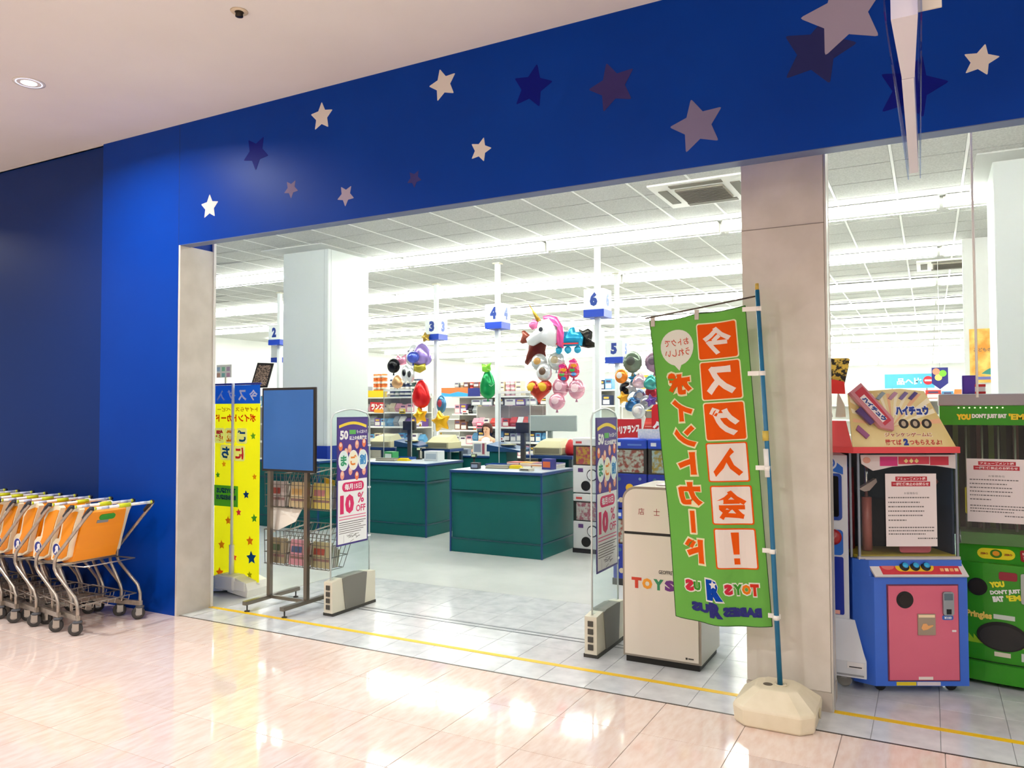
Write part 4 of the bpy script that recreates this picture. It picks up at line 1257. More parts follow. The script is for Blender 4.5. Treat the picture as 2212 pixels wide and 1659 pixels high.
MB().prism(SF, rrect(.1, .025, .29, .1, .036), M('#E8D81E', .45), 0, .002).disc(SF, .195, .063, .03, M('#3E7E1A', .5), .002, .004, 20).disc(SF, .195, .063, .018, M('#E8961E', .5), .004, .006, 16).text(SF, 'ZERO', .135, .06, .014, M('#8A1E10', .5), .0026, bold=.05, width=.04).text(SF, 'ZERO', .255, .06, .014, M('#8A1E10', .5), .0026, bold=.05, width=.04).build('oval_badge', gm)
MB().prism(SF, rrect(.315, .02, .42, .1, .012), M('#A01E24', .45), 0, .002).text(SF, '1プレイ', .367, .075, .02, M('#F0E8E0', .5), .0026, bold=.05, width=.08).text(SF, '¥200', .367, .042, .022, M('#F0E8E0', .5), .0026, bold=.05, width=.08).build('price_badge', gm)
f_ = GF(.095)
MB().disc(f_, 0, .56, .05, M('#0E0C0A', .5), 0, .006, 28).disc(f_, 0, .56, .04, M('#1A1614', .7), .006, .008, 24).build('speaker', gm)
f_ = GF(.225)
m = MB().text(f_, 'YOU', -.035, .585, .034, M('#E8E01E', .5), .002, bold=.09, width=.075, rot=.18)
m.text(f_, "DON'T JUST", .005, .545, .03, M('#E8EAE4', .5), .002, bold=.06, width=.15, rot=.18)
m.text(f_, 'EAT', -.03, .503, .032, M('#E8EAE4', .5), .002, bold=.09, width=.055, rot=.18)
m.text(f_, "'EM", .045, .518, .034, M('#E8E01E', .5), .002, bold=.05, width=.07, rot=.18)
m.build('slogan_lettering', gm)
f_ = GF(.245)
MB().prism(f_, rrect(-.045, .612, .045, .66, .012), M('#8E1E2E', .5), 0, .002).build('red_label', gm)
f_ = GF(.10)
MB().text(f_, 'Pringles', .0, .395, .05, M('#F0D060', .5), .002, bold=.05, width=.13).build('product_lettering', gm)
f_ = GF(.19)
MB().rect(f_, -.02, .388, .085, .414, M('#C8D0C4', .5), 0, .002).build('notice_sticker', gm)
f_ = GF(.21)
MB().prism(f_, ell(0, .29, .125, .083, 32), M('#141210', .5), 0, .004).prism(f_, ell(0, .285, .112, .07, 32), M('#2A2826', .6), .004, .006).build('prize_opening', gm)
f_ = GF(.2)
MB().rect(f_, -.03, .175, .05, .2, M('#D8D0B8', .5), 0, .002).build('notice_sticker', gm)
f_ = GF(.33)
MB().rect(f_, -.03, .165, .05, .21, M('#C8D0C8', .5), 0, .002).build('notice_sticker', gm)
MB().rect(GF(.335), -.03, .49, .03, .66, M('#A8B0AC', .4, .5), 0, .008, .01).build('coin_slot', gm)
f_ = Face((0, -.004, 0), (1, 0, 0), (0, 0, 1))
for x0, x1 in ((0.02, .12), (.3, .7)):
    xm = (x0 + x1) / 2
    for k in range(4):
        xa = x0 + (x1 - x0) * k / 4
        xb_ = x0 + (x1 - x0) * (k + 1) / 4
        MB().add([(xa, bow(xa) - .001, .235), (xb_, bow(xb_) - .001, .235), (xb_, bow(xb_) - .001, .255), (xa, bow(xa) - .001, .285)], [(0, 1, 2, 3)], M('#9AC81E', .4)).build('stripe', gm)
NF = FRONT(.13, 5.35 + .057, 0)
notice('closure_notice', NF, .055, .925, .36, 1.30, 'white notice with red heading taped on the green prize machine')

# ================================================================ WHITE AND BLUE CARD MACHINE
cm = thing('card_machine', 'white and blue card game machine half hidden by the entrance column', 'game machine', (-.69, 4.9, 0))
WM = M('#D6DAE0', .35)
def SH(pts): return [(p[0] + .69, p[1] - 4.9) for p in pts]
b_ = MB()
lo = SH([(-.94, 4.77), (-.337, 4.77), (-.337, 4.80), (-.45, 4.95), (-.55, 5.15), (-.94, 5.15)])
hi = SH([(-.94, 4.87), (-.40, 4.87), (-.42, 4.885), (-.46, 4.96), (-.56, 5.15), (-.94, 5.15)])
vs = [(p[0], p[1], z) for pts, z in ((lo, .1), (lo, .19), (hi, .395)) for p in pts]
fs = [tuple(range(6))[::-1], tuple(range(12, 18))] + [(r * 6 + k, r * 6 + (k + 1) % 6, r * 6 + 6 + (k + 1) % 6, r * 6 + 6 + k) for r in (0, 1) for k in range(6)]
b_.add(vs, fs, WM).build('base', cm)
B0 = FRONT(0, 4.77 - 4.9, 0)
MB().rect(B0, .255, .15, .34, .185, M('#E8E6E6', .5), 0, .002).rect(B0, .265, .156, .33, .162, M('#3A3A40', .5), .002, .003).build('card_outlet', cm)
MB().rect(B0, .2, .108, .34, .118, M('#9A9CA0', .5), 0, .001).build('maker_plate', cm)
for x in (.02, .225):
    w = MB().lathe([(.036, -.014), (.042, -.008), (.042, .008), (.036, .014)], (x, .02, .043), M('#B8B2A6', .5), 18, 'y').build('caster', cm)
    MB().box(x - .015, 0, .05, x + .015, .04, .1, M('#C8C4BC', .4)).build('caster_fork', w)
up_ = SH([(-.94, 4.88), (-.428, 4.88), (-.50, 5.02), (-.58, 5.17), (-.94, 5.17)])
MB().prism(UP, up_, WM, .395, 1.33).build('body', cm)
MB().add([(-.25, -.02, 1.33), (.262, -.02, 1.33), (.19, .12, 1.33), (-.25, .27, 1.33), (-.25, .0, 1.345), (.22, .0, 1.345), (.17, .12, 1.345), (-.25, .27, 1.345)],
         [(3, 2, 1, 0), (4, 5, 6, 7), (0, 1, 5, 4), (1, 2, 6, 5), (2, 3, 7, 6), (3, 0, 4, 7)], WM).build('hood', cm)
E = FRONT(0, -.0205, 0)
BLU = M('#2A6AC8', .3)
MB().prism(E, [(-.24, 1.235), (.19, 1.235), (.24, 1.22), (.24, 1.26), (.17, 1.32), (-.24, 1.32)], BLU, 0, .002).build('blue_stripe', cm)
for r_, c_ in ((.04, '#D8DCE4'), (.03, '#2A5AB8'), (.02, '#D8DCE4'), (.01, '#2A5AB8')):
    MB().disc(E, .168, 1.285, r_, M(c_, .4), .002, .0024 + (.04 - r_) * .04, 24).build('ring_mark', cm)
MB().rect(E, -.2, .955, .232, 1.225, M('#2A4AA0', .35), 0, .004, .02).rect(E, -.18, .975, .215, 1.21, M('#0E0E12', .2), .004, .006, .012).build('screen', cm)
MB().rect(E, -.2, .755, .235, .9, BLU, 0, .003, .02).build('blue_panel', cm)
MB().rect(E, -.2, .415, .235, .745, M('#122E9A', .3), 0, .003, .01).build('blue_panel', cm)
o = MB().lathe([(.045, 0), (.045, .01), (.03, .022), (0, .026)], (0, 0, 0), M('#9A1014', .35), 24, 'y')
bt = o.build('button', cm, (.183, -.022, .858))
bt.scale.y = -1
MB().rect(E, .178, .418, .212, .44, M('#E8A89A', .5), .003, .004).build('maker_badge', cm)
MB().prism(UP, SH([(-.427, 4.879), (-.4265, 4.884), (-.578, 5.172), (-.582, 5.17)]), M('#2A5AC8', .35), .40, 1.33).build('side_stripe', cm)
# header board and little extras on top
hb = noise_mat('collage_print', '#1E1A14', '#D8B84A', nscale=45, rough=.5, lo=.45, hi=.55)
MB().prism(FRONT(0, .0, 0), [(-.2, 1.72), (.245, 1.70), (.285, 1.885), (.275, 1.895), (-.2, 1.90)], hb, -.012, 0).build('header_board', cm)
MB().box(-.06, .002, 1.345, -.04, .016, 1.75, M('#E8E6E2', .5)).build('header_post', cm)
MB().prism(FRONT(0, -.012, 0), [(.12, 1.69), (.26, 1.685), (.255, 1.755), (.2, 1.77), (.125, 1.765)], M('#D82A28', .4), 0, .02).build('red_topper', cm)
MB().prism(FRONT(0, .01, 0), [(.10, 1.55), (.185, 1.55), (.185, 1.56), (.165, 1.68), (.13, 1.68), (.11, 1.6)], M('#1A1620', .5), -.01, .01).build('black_cutout', cm)
MB().prism(FRONT(0, .03, 0), [(.2, 1.55), (.255, 1.55), (.25, 1.62), (.215, 1.70)], M('#C8CCC8', .5), -.01, .01).build('grey_cutout', cm)
# ================================================================ CHECKOUT COUNTERS
TEAL = noise_mat('teal_laminate', '#15605E', '#186462', nscale=1.5, rough=.4, spec=.2)
TRIM = M('#123E78', .4)
TOPM = M('#B9C4CE', .3)
def counter(x0, x1, y0, y1, label, h=.92):
    t = thing('checkout_counter', label, 'checkout counter', (x0, y0, 0), 0, 'teal checkout counters')
    w, d = x1 - x0, y1 - y0
    MB().box(.012, .012, .15, w - .012, d, h - .03, TEAL).build('body', t)
    MB().box(0, 0, .0, w, d, .145, TEAL, .004).build('plinth', t)
    MB().box(.004, .004, .70, w - .004, d, h - .035, TEAL, .003).build('upper_panel', t)
    MB().box(-.004, -.004, .668, w + .004, d, .692, M('#134A58', .35)).build('rail', t)
    MB().box(-.004, -.004, .145, w + .004, d, .16, M('#134A58', .35)).build('rail', t)
    tp = MB().box(-.012, -.012, h - .03, w + .012, d, h, TRIM, .004).build('counter_top', t)
    MB().box(.012, .012, h, w - .012, d - .01, h + .002, TOPM).build('top_surface', tp)
    for x in (0, w):
        MB().box(x - .009, -.009, 0, x + .009, .009, h - .03, TRIM).build('corner_post', t)
    return t
counter(-4.82, -3.67, 7.5, 8.36, 'teal checkout counter with blue top standing nearest the entrance')
counter(-6.75, -5.59, 8.13, 9.0, 'teal checkout counter with blue top behind the left security gate')
counter(-8.35, -7.18, 7.93, 8.33, 'teal checkout counter seen through the wire baskets of the sign stand')
counter(-6.33, -5.5, 9.92, 10.35, 'teal checkout counter farthest back under lane sign four')
def desk(x0, x1, y0, y1, z, label):
    """raised cashier stand with a sloping blue panel and a pale bowl-like pad on top"""
    t = thing('cashier_stand', label, 'cashier stand', (x0, y0, 0), 0, 'raised cashier stands')
    w, d = x1 - x0, y1 - y0
    MB().box(0, 0, 0, w, d, z, TEAL, .004).build('body', t)
    MB().add([(-.03, -.02, z), (w + .2, -.02, z), (w + .2, d, z), (-.03, d, z), (-.03, -.02, z + .09), (w + .2, -.02, z + .02), (w + .2, d, z + .04), (-.03, d, z + .12)],
             [(3, 2, 1, 0), (4, 5, 6, 7), (0, 1, 5, 4), (1, 2, 6, 5), (2, 3, 7, 6), (3, 0, 4, 7)], M('#1C4A78', .4)).build('slanted_top', t)
    MB().lathe([(.06, 0), (.10, .01), (.105, .02), (.06, .025), (0, .027)], (w * .8, d * .5, z + .07), M('#D8CE96', .5), 18).build('pad', t)
    return t
desk(-5.03, -4.78, 8.75, 9.05, 1.06, 'teal cashier stand behind the nearest checkout counter')
desk(-6.92, -6.71, 9.3, 9.6, 1.06, 'teal cashier stand behind the second checkout counter')
def register(x, y, z, label, rz=0.0):
    t = thing('cash_register', label, 'cash register', (x, y, z), rz, 'beige cash registers')
    BE = M('#C9C29A', .5)
    MB().box(0, 0, 0, .4, .36, .10, BE, .01).build('drawer_unit', t)
    MB().add([(.02, .02, .1), (.38, .02, .1), (.38, .34, .1), (.02, .34, .1), (.06, .1, .17), (.34, .1, .17), (.34, .3, .2), (.06, .3, .2)],
             [(3, 2, 1, 0), (4, 5, 6, 7), (0, 1, 5, 4), (1, 2, 6, 5), (2, 3, 7, 6), (3, 0, 4, 7)], BE).build('upper_housing', t)
    MB().box(.03, -.004, .02, .37, .0, .085, M('#8E8A70', .5)).build('drawer_front', t)
    return t
def table(x0, x1, y0, y1, z, label):
    t = thing('register_table', label, 'table', (x0, y0, 0), 0, 'register tables')
    w, d = x1 - x0, y1 - y0
    MB().box(0, 0, z - .04, w, d, z, M('#1C3E78', .4), .004).build('top', t)
    for a in (.03, w - .03):
        for b in (.03, d - .03):
            MB().box(a - .02, b - .02, 0, a + .02, b + .02, z - .04, M('#3A4A52', .4)).build('leg', t)
    MB().box(.05, d - .06, .1, w - .05, d - .04, z - .06, TEAL).build('back_board', t)
    return t
table(-4.56, -3.85, 8.72, 9.25, 1.03, 'blue topped register table behind the nearest checkout counter')
table(-6.62, -6.12, 9.5, 10.0 - .12, 1.03, 'blue topped register table behind the second checkout counter')
table(-7.68, -7.1, 9.5, 9.95, 1.03, 'blue topped register table beside the white pillar')
register(-4.43, 8.8, 1.03, 'beige cash register behind the nearest checkout counter')
register(-6.56, 9.52, 1.03, 'beige cash register behind the second checkout counter')
register(-7.6, 9.52, 1.03, 'beige cash register beside the white pillar')
def display(x, y, z, w, label):
    t = thing('customer_display', label, 'display', (x, y, 0), 0, 'black customer displays')
    MB().box(-.06, -.05, z, .06, .05, z + .012, DARK).build('foot', t)
    MB().box(-.028, -.02, z + .012, .028, .02, 1.32, M('#4A4844', .5)).build('post', t)
    MB().box(-w / 2, -.03, 1.31, w / 2, .02, 1.44, M('#3A3634', .4), .006).build('screen', t)
    return t
display(-4.46, 8.6, 0.0, .18, 'black customer display on a dark post behind the nearest counter')
display(-6.61, 9.2, 0.0, .21, 'black customer display on a dark post behind the second counter')
# grey-green back of a big monitor, white printer, blue bin etc. between the registers
t = thing('monitor', 'large grey monitor back standing behind the nearest register', 'monitor', (-4.98, 9.75, 0))
MB().box(0, 0, 1.3, .74, .04, 1.52, M('#A9B4B2', .4), .01).build('shell', t)
MB().box(.3, .01, 0, .36, .05, 1.3, M('#8A9492', .4)).build('stand_post', t)
MB().box(.15, -.08, 0, .51, .14, .02, M('#8A9492', .4)).build('stand_foot', t)
t = thing('receipt_printer', 'white box printer on the farthest checkout counter', 'printer', (-6.03, 9.98, .922))
MB().box(0, 0, 0, .24, .2, .2, M('#E4E2DC', .4), .012).build('body', t)
MB().rect(FRONT(0, -.0005, 0), .03, .05, .15, .17, M('#8E96A8', .5), 0, .002).build('front_panel', t)
MB().rect(FRONT(0, -.0005, 0), .17, .02, .21, .18, M('#9A4A5A', .5), 0, .002).build('side_label', t)
tag(MB().lathe([(.0, 0), (.05, .01), (.06, .05), (.05, .09), (.0, .1)], (-5.68, 10.05, .922), M('#D8C8A8', .5), 16).build('beige_ball'), 'small beige ball beside the white box printer', 'ball')
m = MB().lathe([(.05, 0), (.07, .04), (.065, .12), (.03, .19), (0, .2)], (-3.95, 8.9, 1.03), M('#C01820', .35), 18)
tag(m.build('soft_toy_bag'), 'rounded red bag standing right of the nearest beige register', 'bag')
# small goods lying on the counters
def tray(x, y, z, c, label, w=.34, d=.2):
    t = thing('coin_tray', label, 'tray', (x, y, z), 0, 'trays on the counters')
    MB().box(0, 0, 0, w, d, .008, M(c, .4), .003).build('tray_floor', t)
    for a0, b0, a1, b1 in ((0, 0, w, .012), (0, d - .012, w, d), (0, 0, .012, d), (w - .012, 0, w, d)):
        MB().box(a0, b0, .006, a1, b1, .03, M(c, .4)).build('tray_rim', t)
tray(-4.72, 8.1, .922, '#1C4E9A', 'blue tray on the nearest checkout counter')
tray(-6.62, 8.7, .922, '#1C4E9A', 'blue tray on the second checkout counter')
for nm, x, y, c, lab in (('cleaning_cloth', -4.22, 7.95, '#D8C020', 'folded yellow cloth on the nearest checkout counter'), ('cleaning_cloth', -6.2, 8.5, '#E0C418', 'folded yellow cloth on the second checkout counter')):
    m = MB()
    for k in range(4):
        m.prism(Face((x, y, .922 + .009 * k), (1, 0, 0), (0, 1, 0)), [(-.08 + .01 * k, -.05), (.08, -.05 + .008 * k), (.085 - .015 * k, .05), (-.075, .055 - .01 * k)], M(c, .8), 0, .009)
    tag(m.build(nm), lab, 'cloth')
for nm, x, y, lab in ((0, -4.42, 7.9, 'grey flat ledger on the nearest checkout counter'), (1, -6.42, 8.42, 'grey flat ledger on the second checkout counter')):
    t = thing('ledger', lab, 'ledger', (x, y, .922), .2)
    MB().box(-.14, -.07, 0, .14, .07, .012, M('#8A8474', .5), .002).build('cover', t)
    MB().box(-.135, -.065, .012, .135, .065, .03, M('#C9C2B0', .6)).build('pages', t)
    MB().box(-.14, -.07, .03, .14, .07, .036, M('#6E6A5C', .5), .002).build('cover', t)
cols = ['#C82A20', '#E8B8A8', '#E88A28', '#D8D0C4', '#B83A30', '#E0A028', '#7A3A68', '#3A3A8A']
cn_ = ['red', 'pale pink', 'orange', 'cream', 'dark red', 'amber', 'plum', 'indigo']
for k in range(8):
    x = -4.36 + .17 * (k % 4)
    z = .922 + .03 * (k // 4)
    t = thing('catalogue', 'thin %s catalogue lying on the nearest checkout counter' % cn_[k], 'catalogue', (x, 8.22 + .02 * (k // 4), z), .08 * (k % 3 - 1), 'catalogues on the nearest counter')
    MB().box(-.08, -.1, 0, .08, .1, .022, M('#E8E2D8', .6)).build('pages', t)
    MB().box(-.082, -.102, .022, .082, .102, .027, M(cols[k], .4)).build('cover', t)
# scanners, boxes and tools on the counters and tables
def scanner(x, y, z, label):
    t = thing('barcode_scanner', label, 'scanner', (x, y, z), .4, 'scanners at the registers')
    MB().lathe([(.045, 0), (.045, .01), (.012, .016), (.01, .12)], (0, 0, 0), DARK, 14).build('stand', t)
    MB().box(-.03, -.05, .12, .03, .05, .165, M('#202226', .4), .01).build('head', t)
    MB().box(-.022, -.052, .13, .022, -.05, .157, M('#C8D8A8', .3)).build('window', t)
scanner(-4.72, 8.2 - .35, .922, 'black scanner on a thin stand on the nearest counter')
scanner(-6.2, 8.85, .922, 'black scanner on a thin stand on the second counter')
def small_box(x, y, z, w, d, h, c, c2, label, cat='box'):
    t = thing('small_box', label, cat, (x, y, z), rnd.uniform(-.2, .2), 'small boxes around the registers')
    MB().box(-w / 2, -d / 2, 0, w / 2, d / 2, h, M(c, .45), .003).build('body', t)
    MB().rect(FRONT(0, -d / 2 - .0005, 0), -w * .38, h * .2, w * .38, h * .75, M(c2, .45), 0, .0012).build('label_panel', t)
small_box(-6.5, 8.62, .922, .16, .12, .11, '#3A9A5A', '#E8F0E8', 'green and white box on the second counter')
small_box(-5.85, 8.7, .922, .22, .16, .13, '#D8DCDC', '#A8B4BC', 'pale plastic container on the second counter')
small_box(-4.62, 7.72, .922, .1, .08, .07, '#2A2E3A', '#8A96B0', 'small dark box at the left of the nearest counter')
small_box(-3.82, 8.0, .922, .13, .1, .12, '#3A3A8A', '#D86A3A', 'indigo box at the right of the nearest counter')
small_box(-3.95, 7.7, .922, .14, .1, .03, '#C8C2B0', '#6A665A', 'flat grey card box at the front of the nearest counter')
small_box(-6.2, 9.98 + .12, .922, .1, .1, .09, '#8A94A8', '#5A6274', 'grey box left of the white box printer')
small_box(-5.62, 10.22, .922, .12, .1, .16, '#1E3E9A', '#3A5AC0', 'blue carton at the right end of the farthest counter')
small_box(-7.3, 9.9, 1.03, .12, .1, .1, '#D8D4C8', '#8A8A9A', 'cream box beside the register by the white pillar')
# hygiene film screens in front of the registers
def film(x0, x1, y, z0, z1, label):
    t = thing('film_screen', label, 'screen', (x0, y, 0), 0, 'clear film screens at the registers')
    w = x1 - x0
    MB().box(0, 0, z0, w, .004, z1, FILM).build('film', t)
    MB().box(-.01, -.008, z1, w + .01, .012, z1 + .03, WHITE).build('top_bar', t)
    for x in (-.006, w + .006):
        MB().box(x - .004, -.003, 0, x + .004, .005, z1 + .03, M('#B4B6B2', .4)).build('stand_post', t)
film(-6.98, -6.5, 9.08, 1.15, 1.87, 'clear film screen with white bar before the second register')
film(-4.72, -4.3, 8.46, 1.12, 1.8, 'clear film screen with white bar before the nearest register')

# ================================================================ LANE SIGNS
def lane_sign(x, y, z0, num, label, bottom=0.0, s=.29, h=.38):
    t = thing('lane_sign', label, 'lane sign', (x, y, 0), 0, 'numbered lane signs over the checkouts')
    MB().box(-.035, -.035, bottom, .035, .035, SZ - .012, M('#EDF1F2', .4), .006).build('pole', t)
    MB().box(-.06, -.06, SZ - .03, .06, .06, SZ - .012, M('#D8D4C0', .5)).build('ceiling_plate', t)
    b = MB().box(-s / 2, -s / 2, z0 + .1, s / 2, s / 2, z0 + h, M('#E8ECEC', .4), .003).build('sign_box', t)
    MB().box(-s / 2 - .003, -s / 2 - .003, z0, s / 2 + .003, s / 2 + .003, z0 + .1, M('#1440B4', .4)).build('blue_band', b)
    if num:
        MB().text(FRONT(0, -s / 2 - .0005, 0), num, 0, z0 + .1 + (h - .1) / 2, .19, M('#14388E', .4), .001, bold=.07, width=.11).build('numeral', b)
        MB().text(RIGHT(s / 2 + .0005, 0, 0), num, 0, z0 + .1 + (h - .1) / 2, .19, M('#3A5CB4', .4), .001, bold=.07, width=.11).build('numeral', b)
    return t
lane_sign(-3.98, 9.9, 2.85, '6', 'white lane sign cube with blue numeral six')
lane_sign(-5.91, 10.55, 2.85, '4', 'white lane sign cube with blue numeral four')
lane_sign(-7.86, 11.75, 2.86, '3', 'white lane sign cube with blue numeral three')
lane_sign(-11.1, 11.15, 2.86, '2', 'white lane sign cube with blue numeral two')
lane_sign(-4.62, 12.35, 2.37, '5', 'white lane sign cube with blue numeral five', 0.0, .31)
lane_sign(-12.2, 12.3, 2.62, None, 'blue banded sign box under the lane sign numbered two', 0.0)

# ================================================================ BALLOONS
POLES = {}
def ribbon(o, x, y, z, group):
    if group in POLES:
        px, py, sx_ = POLES[group]
        if 'lane four' in o['label'] or 'lime' in o['label']:
            px, py = -5.95, 10.52
        MB().tube([(x, y + .01, z), ((x + px) / 2, (y + py) / 2, z - .05), (px, py, z - .02)], .0016, M('#E8E6E2', .5), 5).build('ribbon', o)
def balloon(kind, x, y, z, w, h, c, label, t_=None, rot=0.0, group=None, tail=True, c2=None):
    f = Face((x, y, z), (math.cos(rot), math.sin(rot), 0), (0, 0, 1))
    o = thing('foil_balloon', label, 'balloon', (0, 0, 0), 0, group)
    mt = M(c, .22, .5)
    if kind == 'round':
        pl = ell(0, 0, w / 2, h / 2, 22)
    elif kind == 'heart':
        pl = []
        for i in range(28):
            a = 2 * PI * i / 28
            pl.append((w / 2 * math.sin(a) ** 3, h / 2 * (13 * math.cos(a) - 5 * math.cos(2 * a) - 2 * math.cos(3 * a) - math.cos(4 * a)) / 14.5))
        pl = pl[::-1]
    elif kind == 'star':
        pl = star(0, 0, w / 2, .2, .55, .1)
    elif kind == 'drop':
        pl = [(w / 2 * math.sin(2 * PI * i / 22) * (1 - .35 * math.cos(2 * PI * i / 22)), h / 2 * math.cos(2 * PI * i / 22)) for i in range(22)][::-1]
    else:
        pl = kind
    MB().puffy(f, pl, t_ or min(w, h) * .34, mt).build('body', o)
    if c2:
        if kind in ('round', 'drop'):
            MB().puffy(Face(f.pt(0, h * .04, (t_ or min(w, h) * .34) * .86), f.u, f.v), ell(0, 0, w * .24, h * .22, 16), .02, M(c2, .25), back=False).build('print', o)
        elif kind == 'heart':
            for sx in (-.2, .2):
                MB().puffy(Face(f.pt(w * sx, h * .1, (t_ or min(w, h) * .34) * .74), f.u, f.v), ell(0, 0, w * .19, h * .2, 14), .03, M(c2, .25), back=False).build('print', o)
    ribbon(o, x, y, z, group)
    if tail:
        MB().prism(f, [(-.02, -h / 2 - .04), (.02, -h / 2 - .04), (.006, -h / 2 + .01), (-.006, -h / 2 + .01)], mt, -.004, .004).build('tail', o)
    return o
G6 = 'foil balloons hanging beside lane sign six'
POLES[G6] = (-4.01, 9.88, 0)
Y6 = 10.2
# unicorn head
t = thing('foil_balloon', 'large unicorn head foil balloon with pink mane and gold horn', 'balloon', (-4.87, Y6 - .12, 2.735), 0, G6)
t.scale = (1.16, 1.1, 1.12)
f = FRONT()
MB().puffy(f, [(-.24, -.17), (-.16, -.19), (-.06, -.14), (.04, -.2), (.16, -.22), (.2, -.05), (.17, .1), (.08, .17), (-.03, .14), (-.1, .04), (-.2, -.05), (-.26, -.1)], .1, M('#F2F2F2', .2, .2), center=(0, -.02)).build('head', t)
MB().puffy(f, [(.06, .2), (.16, .17), (.24, .05), (.27, -.1), (.25, -.24), (.17, -.2), (.2, -.05), (.16, .08), (.07, .15), (-.02, .15), (-.03, .19)], .06, M('#F05AA0', .2, .3), center=(.2, .03)).build('mane', t)
MB().puffy(f, [(-.22, .12), (-.15, .16), (-.09, .12), (-.11, .04), (-.17, .02), (-.22, .06)], .05, M('#F27AB0', .2, .3)).build('forelock', t)
MB().lathe([(.03, 0), (.018, .12), (.004, .26)], (0, 0, 0), M('#C09A3A', .25, .6), 12).build('horn', t).matrix_local = Matrix.Translation((-.08, 0, .13)) @ Matrix.Rotation(-.55, 4, 'Y')
MB().prism(Face((0, -.098, 0), (1, 0, 0), (0, 0, 1)), ell(-.01, .01, .028, .03, 14), M('#22242C', .3), 0, .006).build('eye', t)
# blue train-like balloon
t = thing('foil_balloon', 'turquoise train shaped foil balloon with round wheels', 'balloon', (-4.52, Y6 - .05, 2.6), 0, G6)
MB().puffy(f, [(-.28, -.1), (.2, -.1), (.22, .02), (.17, .1), (.1, .1), (.08, .17), (.04, .17), (.02, .11), (-.1, .12), (-.2, .08), (-.27, .06)], .09, M('#1C9CC8', .2, .35), center=(-.03, 0)).build('body', t)
for x in (-.16, -.02, .13):
    MB().puffy(f, ell(x, -.15, .055, .055, 14), .035, M('#38B4DC', .2, .35)).build('wheel', t)
MB().prism(Face((0, -.085, 0), (1, 0, 0), (0, 0, 1)), [(-.25, -.075), (.18, -.08), (.18, -.06), (-.25, -.055)], M('#D83A38', .3), 0, .012).build('stripe', t)
# brown horse balloon
t = thing('foil_balloon', 'dark brown horse shaped foil balloon left of the unicorn', 'balloon', (-5.1, Y6 + .08, 2.5), 0, G6)
MB().puffy(f, [(-.1, -.18), (.0, -.14), (.1, -.24), (.16, -.2), (.14, -.05), (.17, .1), (.08, .17), (-.04, .16), (-.12, .12), (-.14, -.04), (-.2, -.22), (-.15, -.24)], .09, M('#6A2418', .2, .3), center=(0, .03)).build('body', t)
MB().puffy(f, [(-.27, .1), (-.24, .08), (-.12, .1), (-.08, .18), (-.13, .22), (-.2, .28), (-.24, .28), (-.23, .22), (-.26, .16)], .06, M('#8A4030', .2, .3), center=(-.18, .16)).build('head', t)
balloon('round', -5.01, Y6 - .02, 2.29, .25, .25, '#D8DAD8', 'white printed round balloon, left one of three under the horse', c2='#C89A5A', group=G6)
balloon('round', -4.74, Y6, 2.30, .26, .27, '#DCDEDA', 'white printed round balloon, right one of three under the horse', c2='#B8A88A', group=G6)
balloon('round', -4.91, Y6 - .06, 2.14, .24, .27, '#E0E2E4', 'white printed round balloon, lowest of three under the horse', c2='#6A5244', group=G6)
def numeral_balloon(x, z, lab):
    o = balloon('drop', x, Y6 - .03, z, .17, .28, '#E04A6A', lab, group=G6)
    fr = Face((x, Y6 - .03 - .045, z), (1, 0, 0), (0, 0, 1))
    for k, c in enumerate(('#E83A8A', '#F0A028', '#4AB04A', '#2A8AC8')):
        MB().prism(fr, ell(.0 + .02 * (k % 2), .09 - .06 * k, .05 - .004 * k, .026, 12), M(c, .25, .2), -.02, .012).build('rainbow_stripe', o)
numeral_balloon(-4.62, 2.13, 'rainbow striped small balloon next to the white printed ones')
numeral_balloon(-4.46, 2.19, 'rainbow striped small balloon nearest lane sign six')
balloon('heart', -5.0, Y6 - .04, 1.89, .4, .34, '#C03A28', 'red and gold heart shaped balloon with two round prints', c2='#E0B028', group=G6)
PKB = '#E0A0B4'
balloon('round', -4.68, Y6, 1.92, .25, .3, PKB, 'pale pink round balloon, middle one of three', c2='#EAC8D0', group=G6)
balloon('round', -4.70, Y6 - .08, 1.715, .25, .24, PKB, 'pale pink round balloon, lowest of three', c2='#EAC8D0', group=G6)
balloon('round', -4.43, Y6, 1.89, .25, .29, '#DE9EB2', 'pale pink round balloon, right one of three', c2='#EAC8D0', group=G6)
balloon([(-.1, -.12), (.02, -.15), (.14, -.14), (.16, -.1), (.08, -.05), (.09, .08), (.02, .13), (-.06, .1), (-.12, .13), (-.1, .04)], -4.29, Y6 + .05, 2.62, .25, .28, '#2A2622', 'black and white animal shaped balloon right of the turquoise train', .06, group=G6, tail=False)
G3 = 'foil balloons hanging beside lane sign three'
POLES[G3] = (-7.88, 11.72, 0)
Y3 = 11.4
balloon('round', -8.55, Y3, 2.40, .26, .27, '#15151A', 'black round balloon at the left of the group by lane three', group=G3)
balloon([(-.12, -.08), (.0, -.1), (.12, -.08), (.13, .1), (.03, .04), (-.06, .1)], -8.47, Y3 + .1, 2.51, .26, .2, '#E89AB8', 'pink bow shaped balloon behind the black round one', .06, group=G3, tail=False)
o = balloon('drop', -8.14, Y3 + .05, 2.58, .3, .4, '#DCE0E4', 'silver balloon with dark stripes by lane three', group=G3)
for k in range(3):
    MB().prism(Face((-8.14, Y3 - .04, 2.58), (1, 0, 0), (0, 0, 1)), [(-.08, -.06 + .06 * k), (.1, -.05 + .06 * k), (.1, -.03 + .06 * k), (-.08, -.04 + .06 * k)], M('#2A2A30', .3), -.02, .0).build('stripe', o)
balloon('round', -8.24, Y3 - .06, 2.25, .17, .3, '#E4E6E8', 'white balloon with black print below the striped silver one', c2='#202024', group=G3)
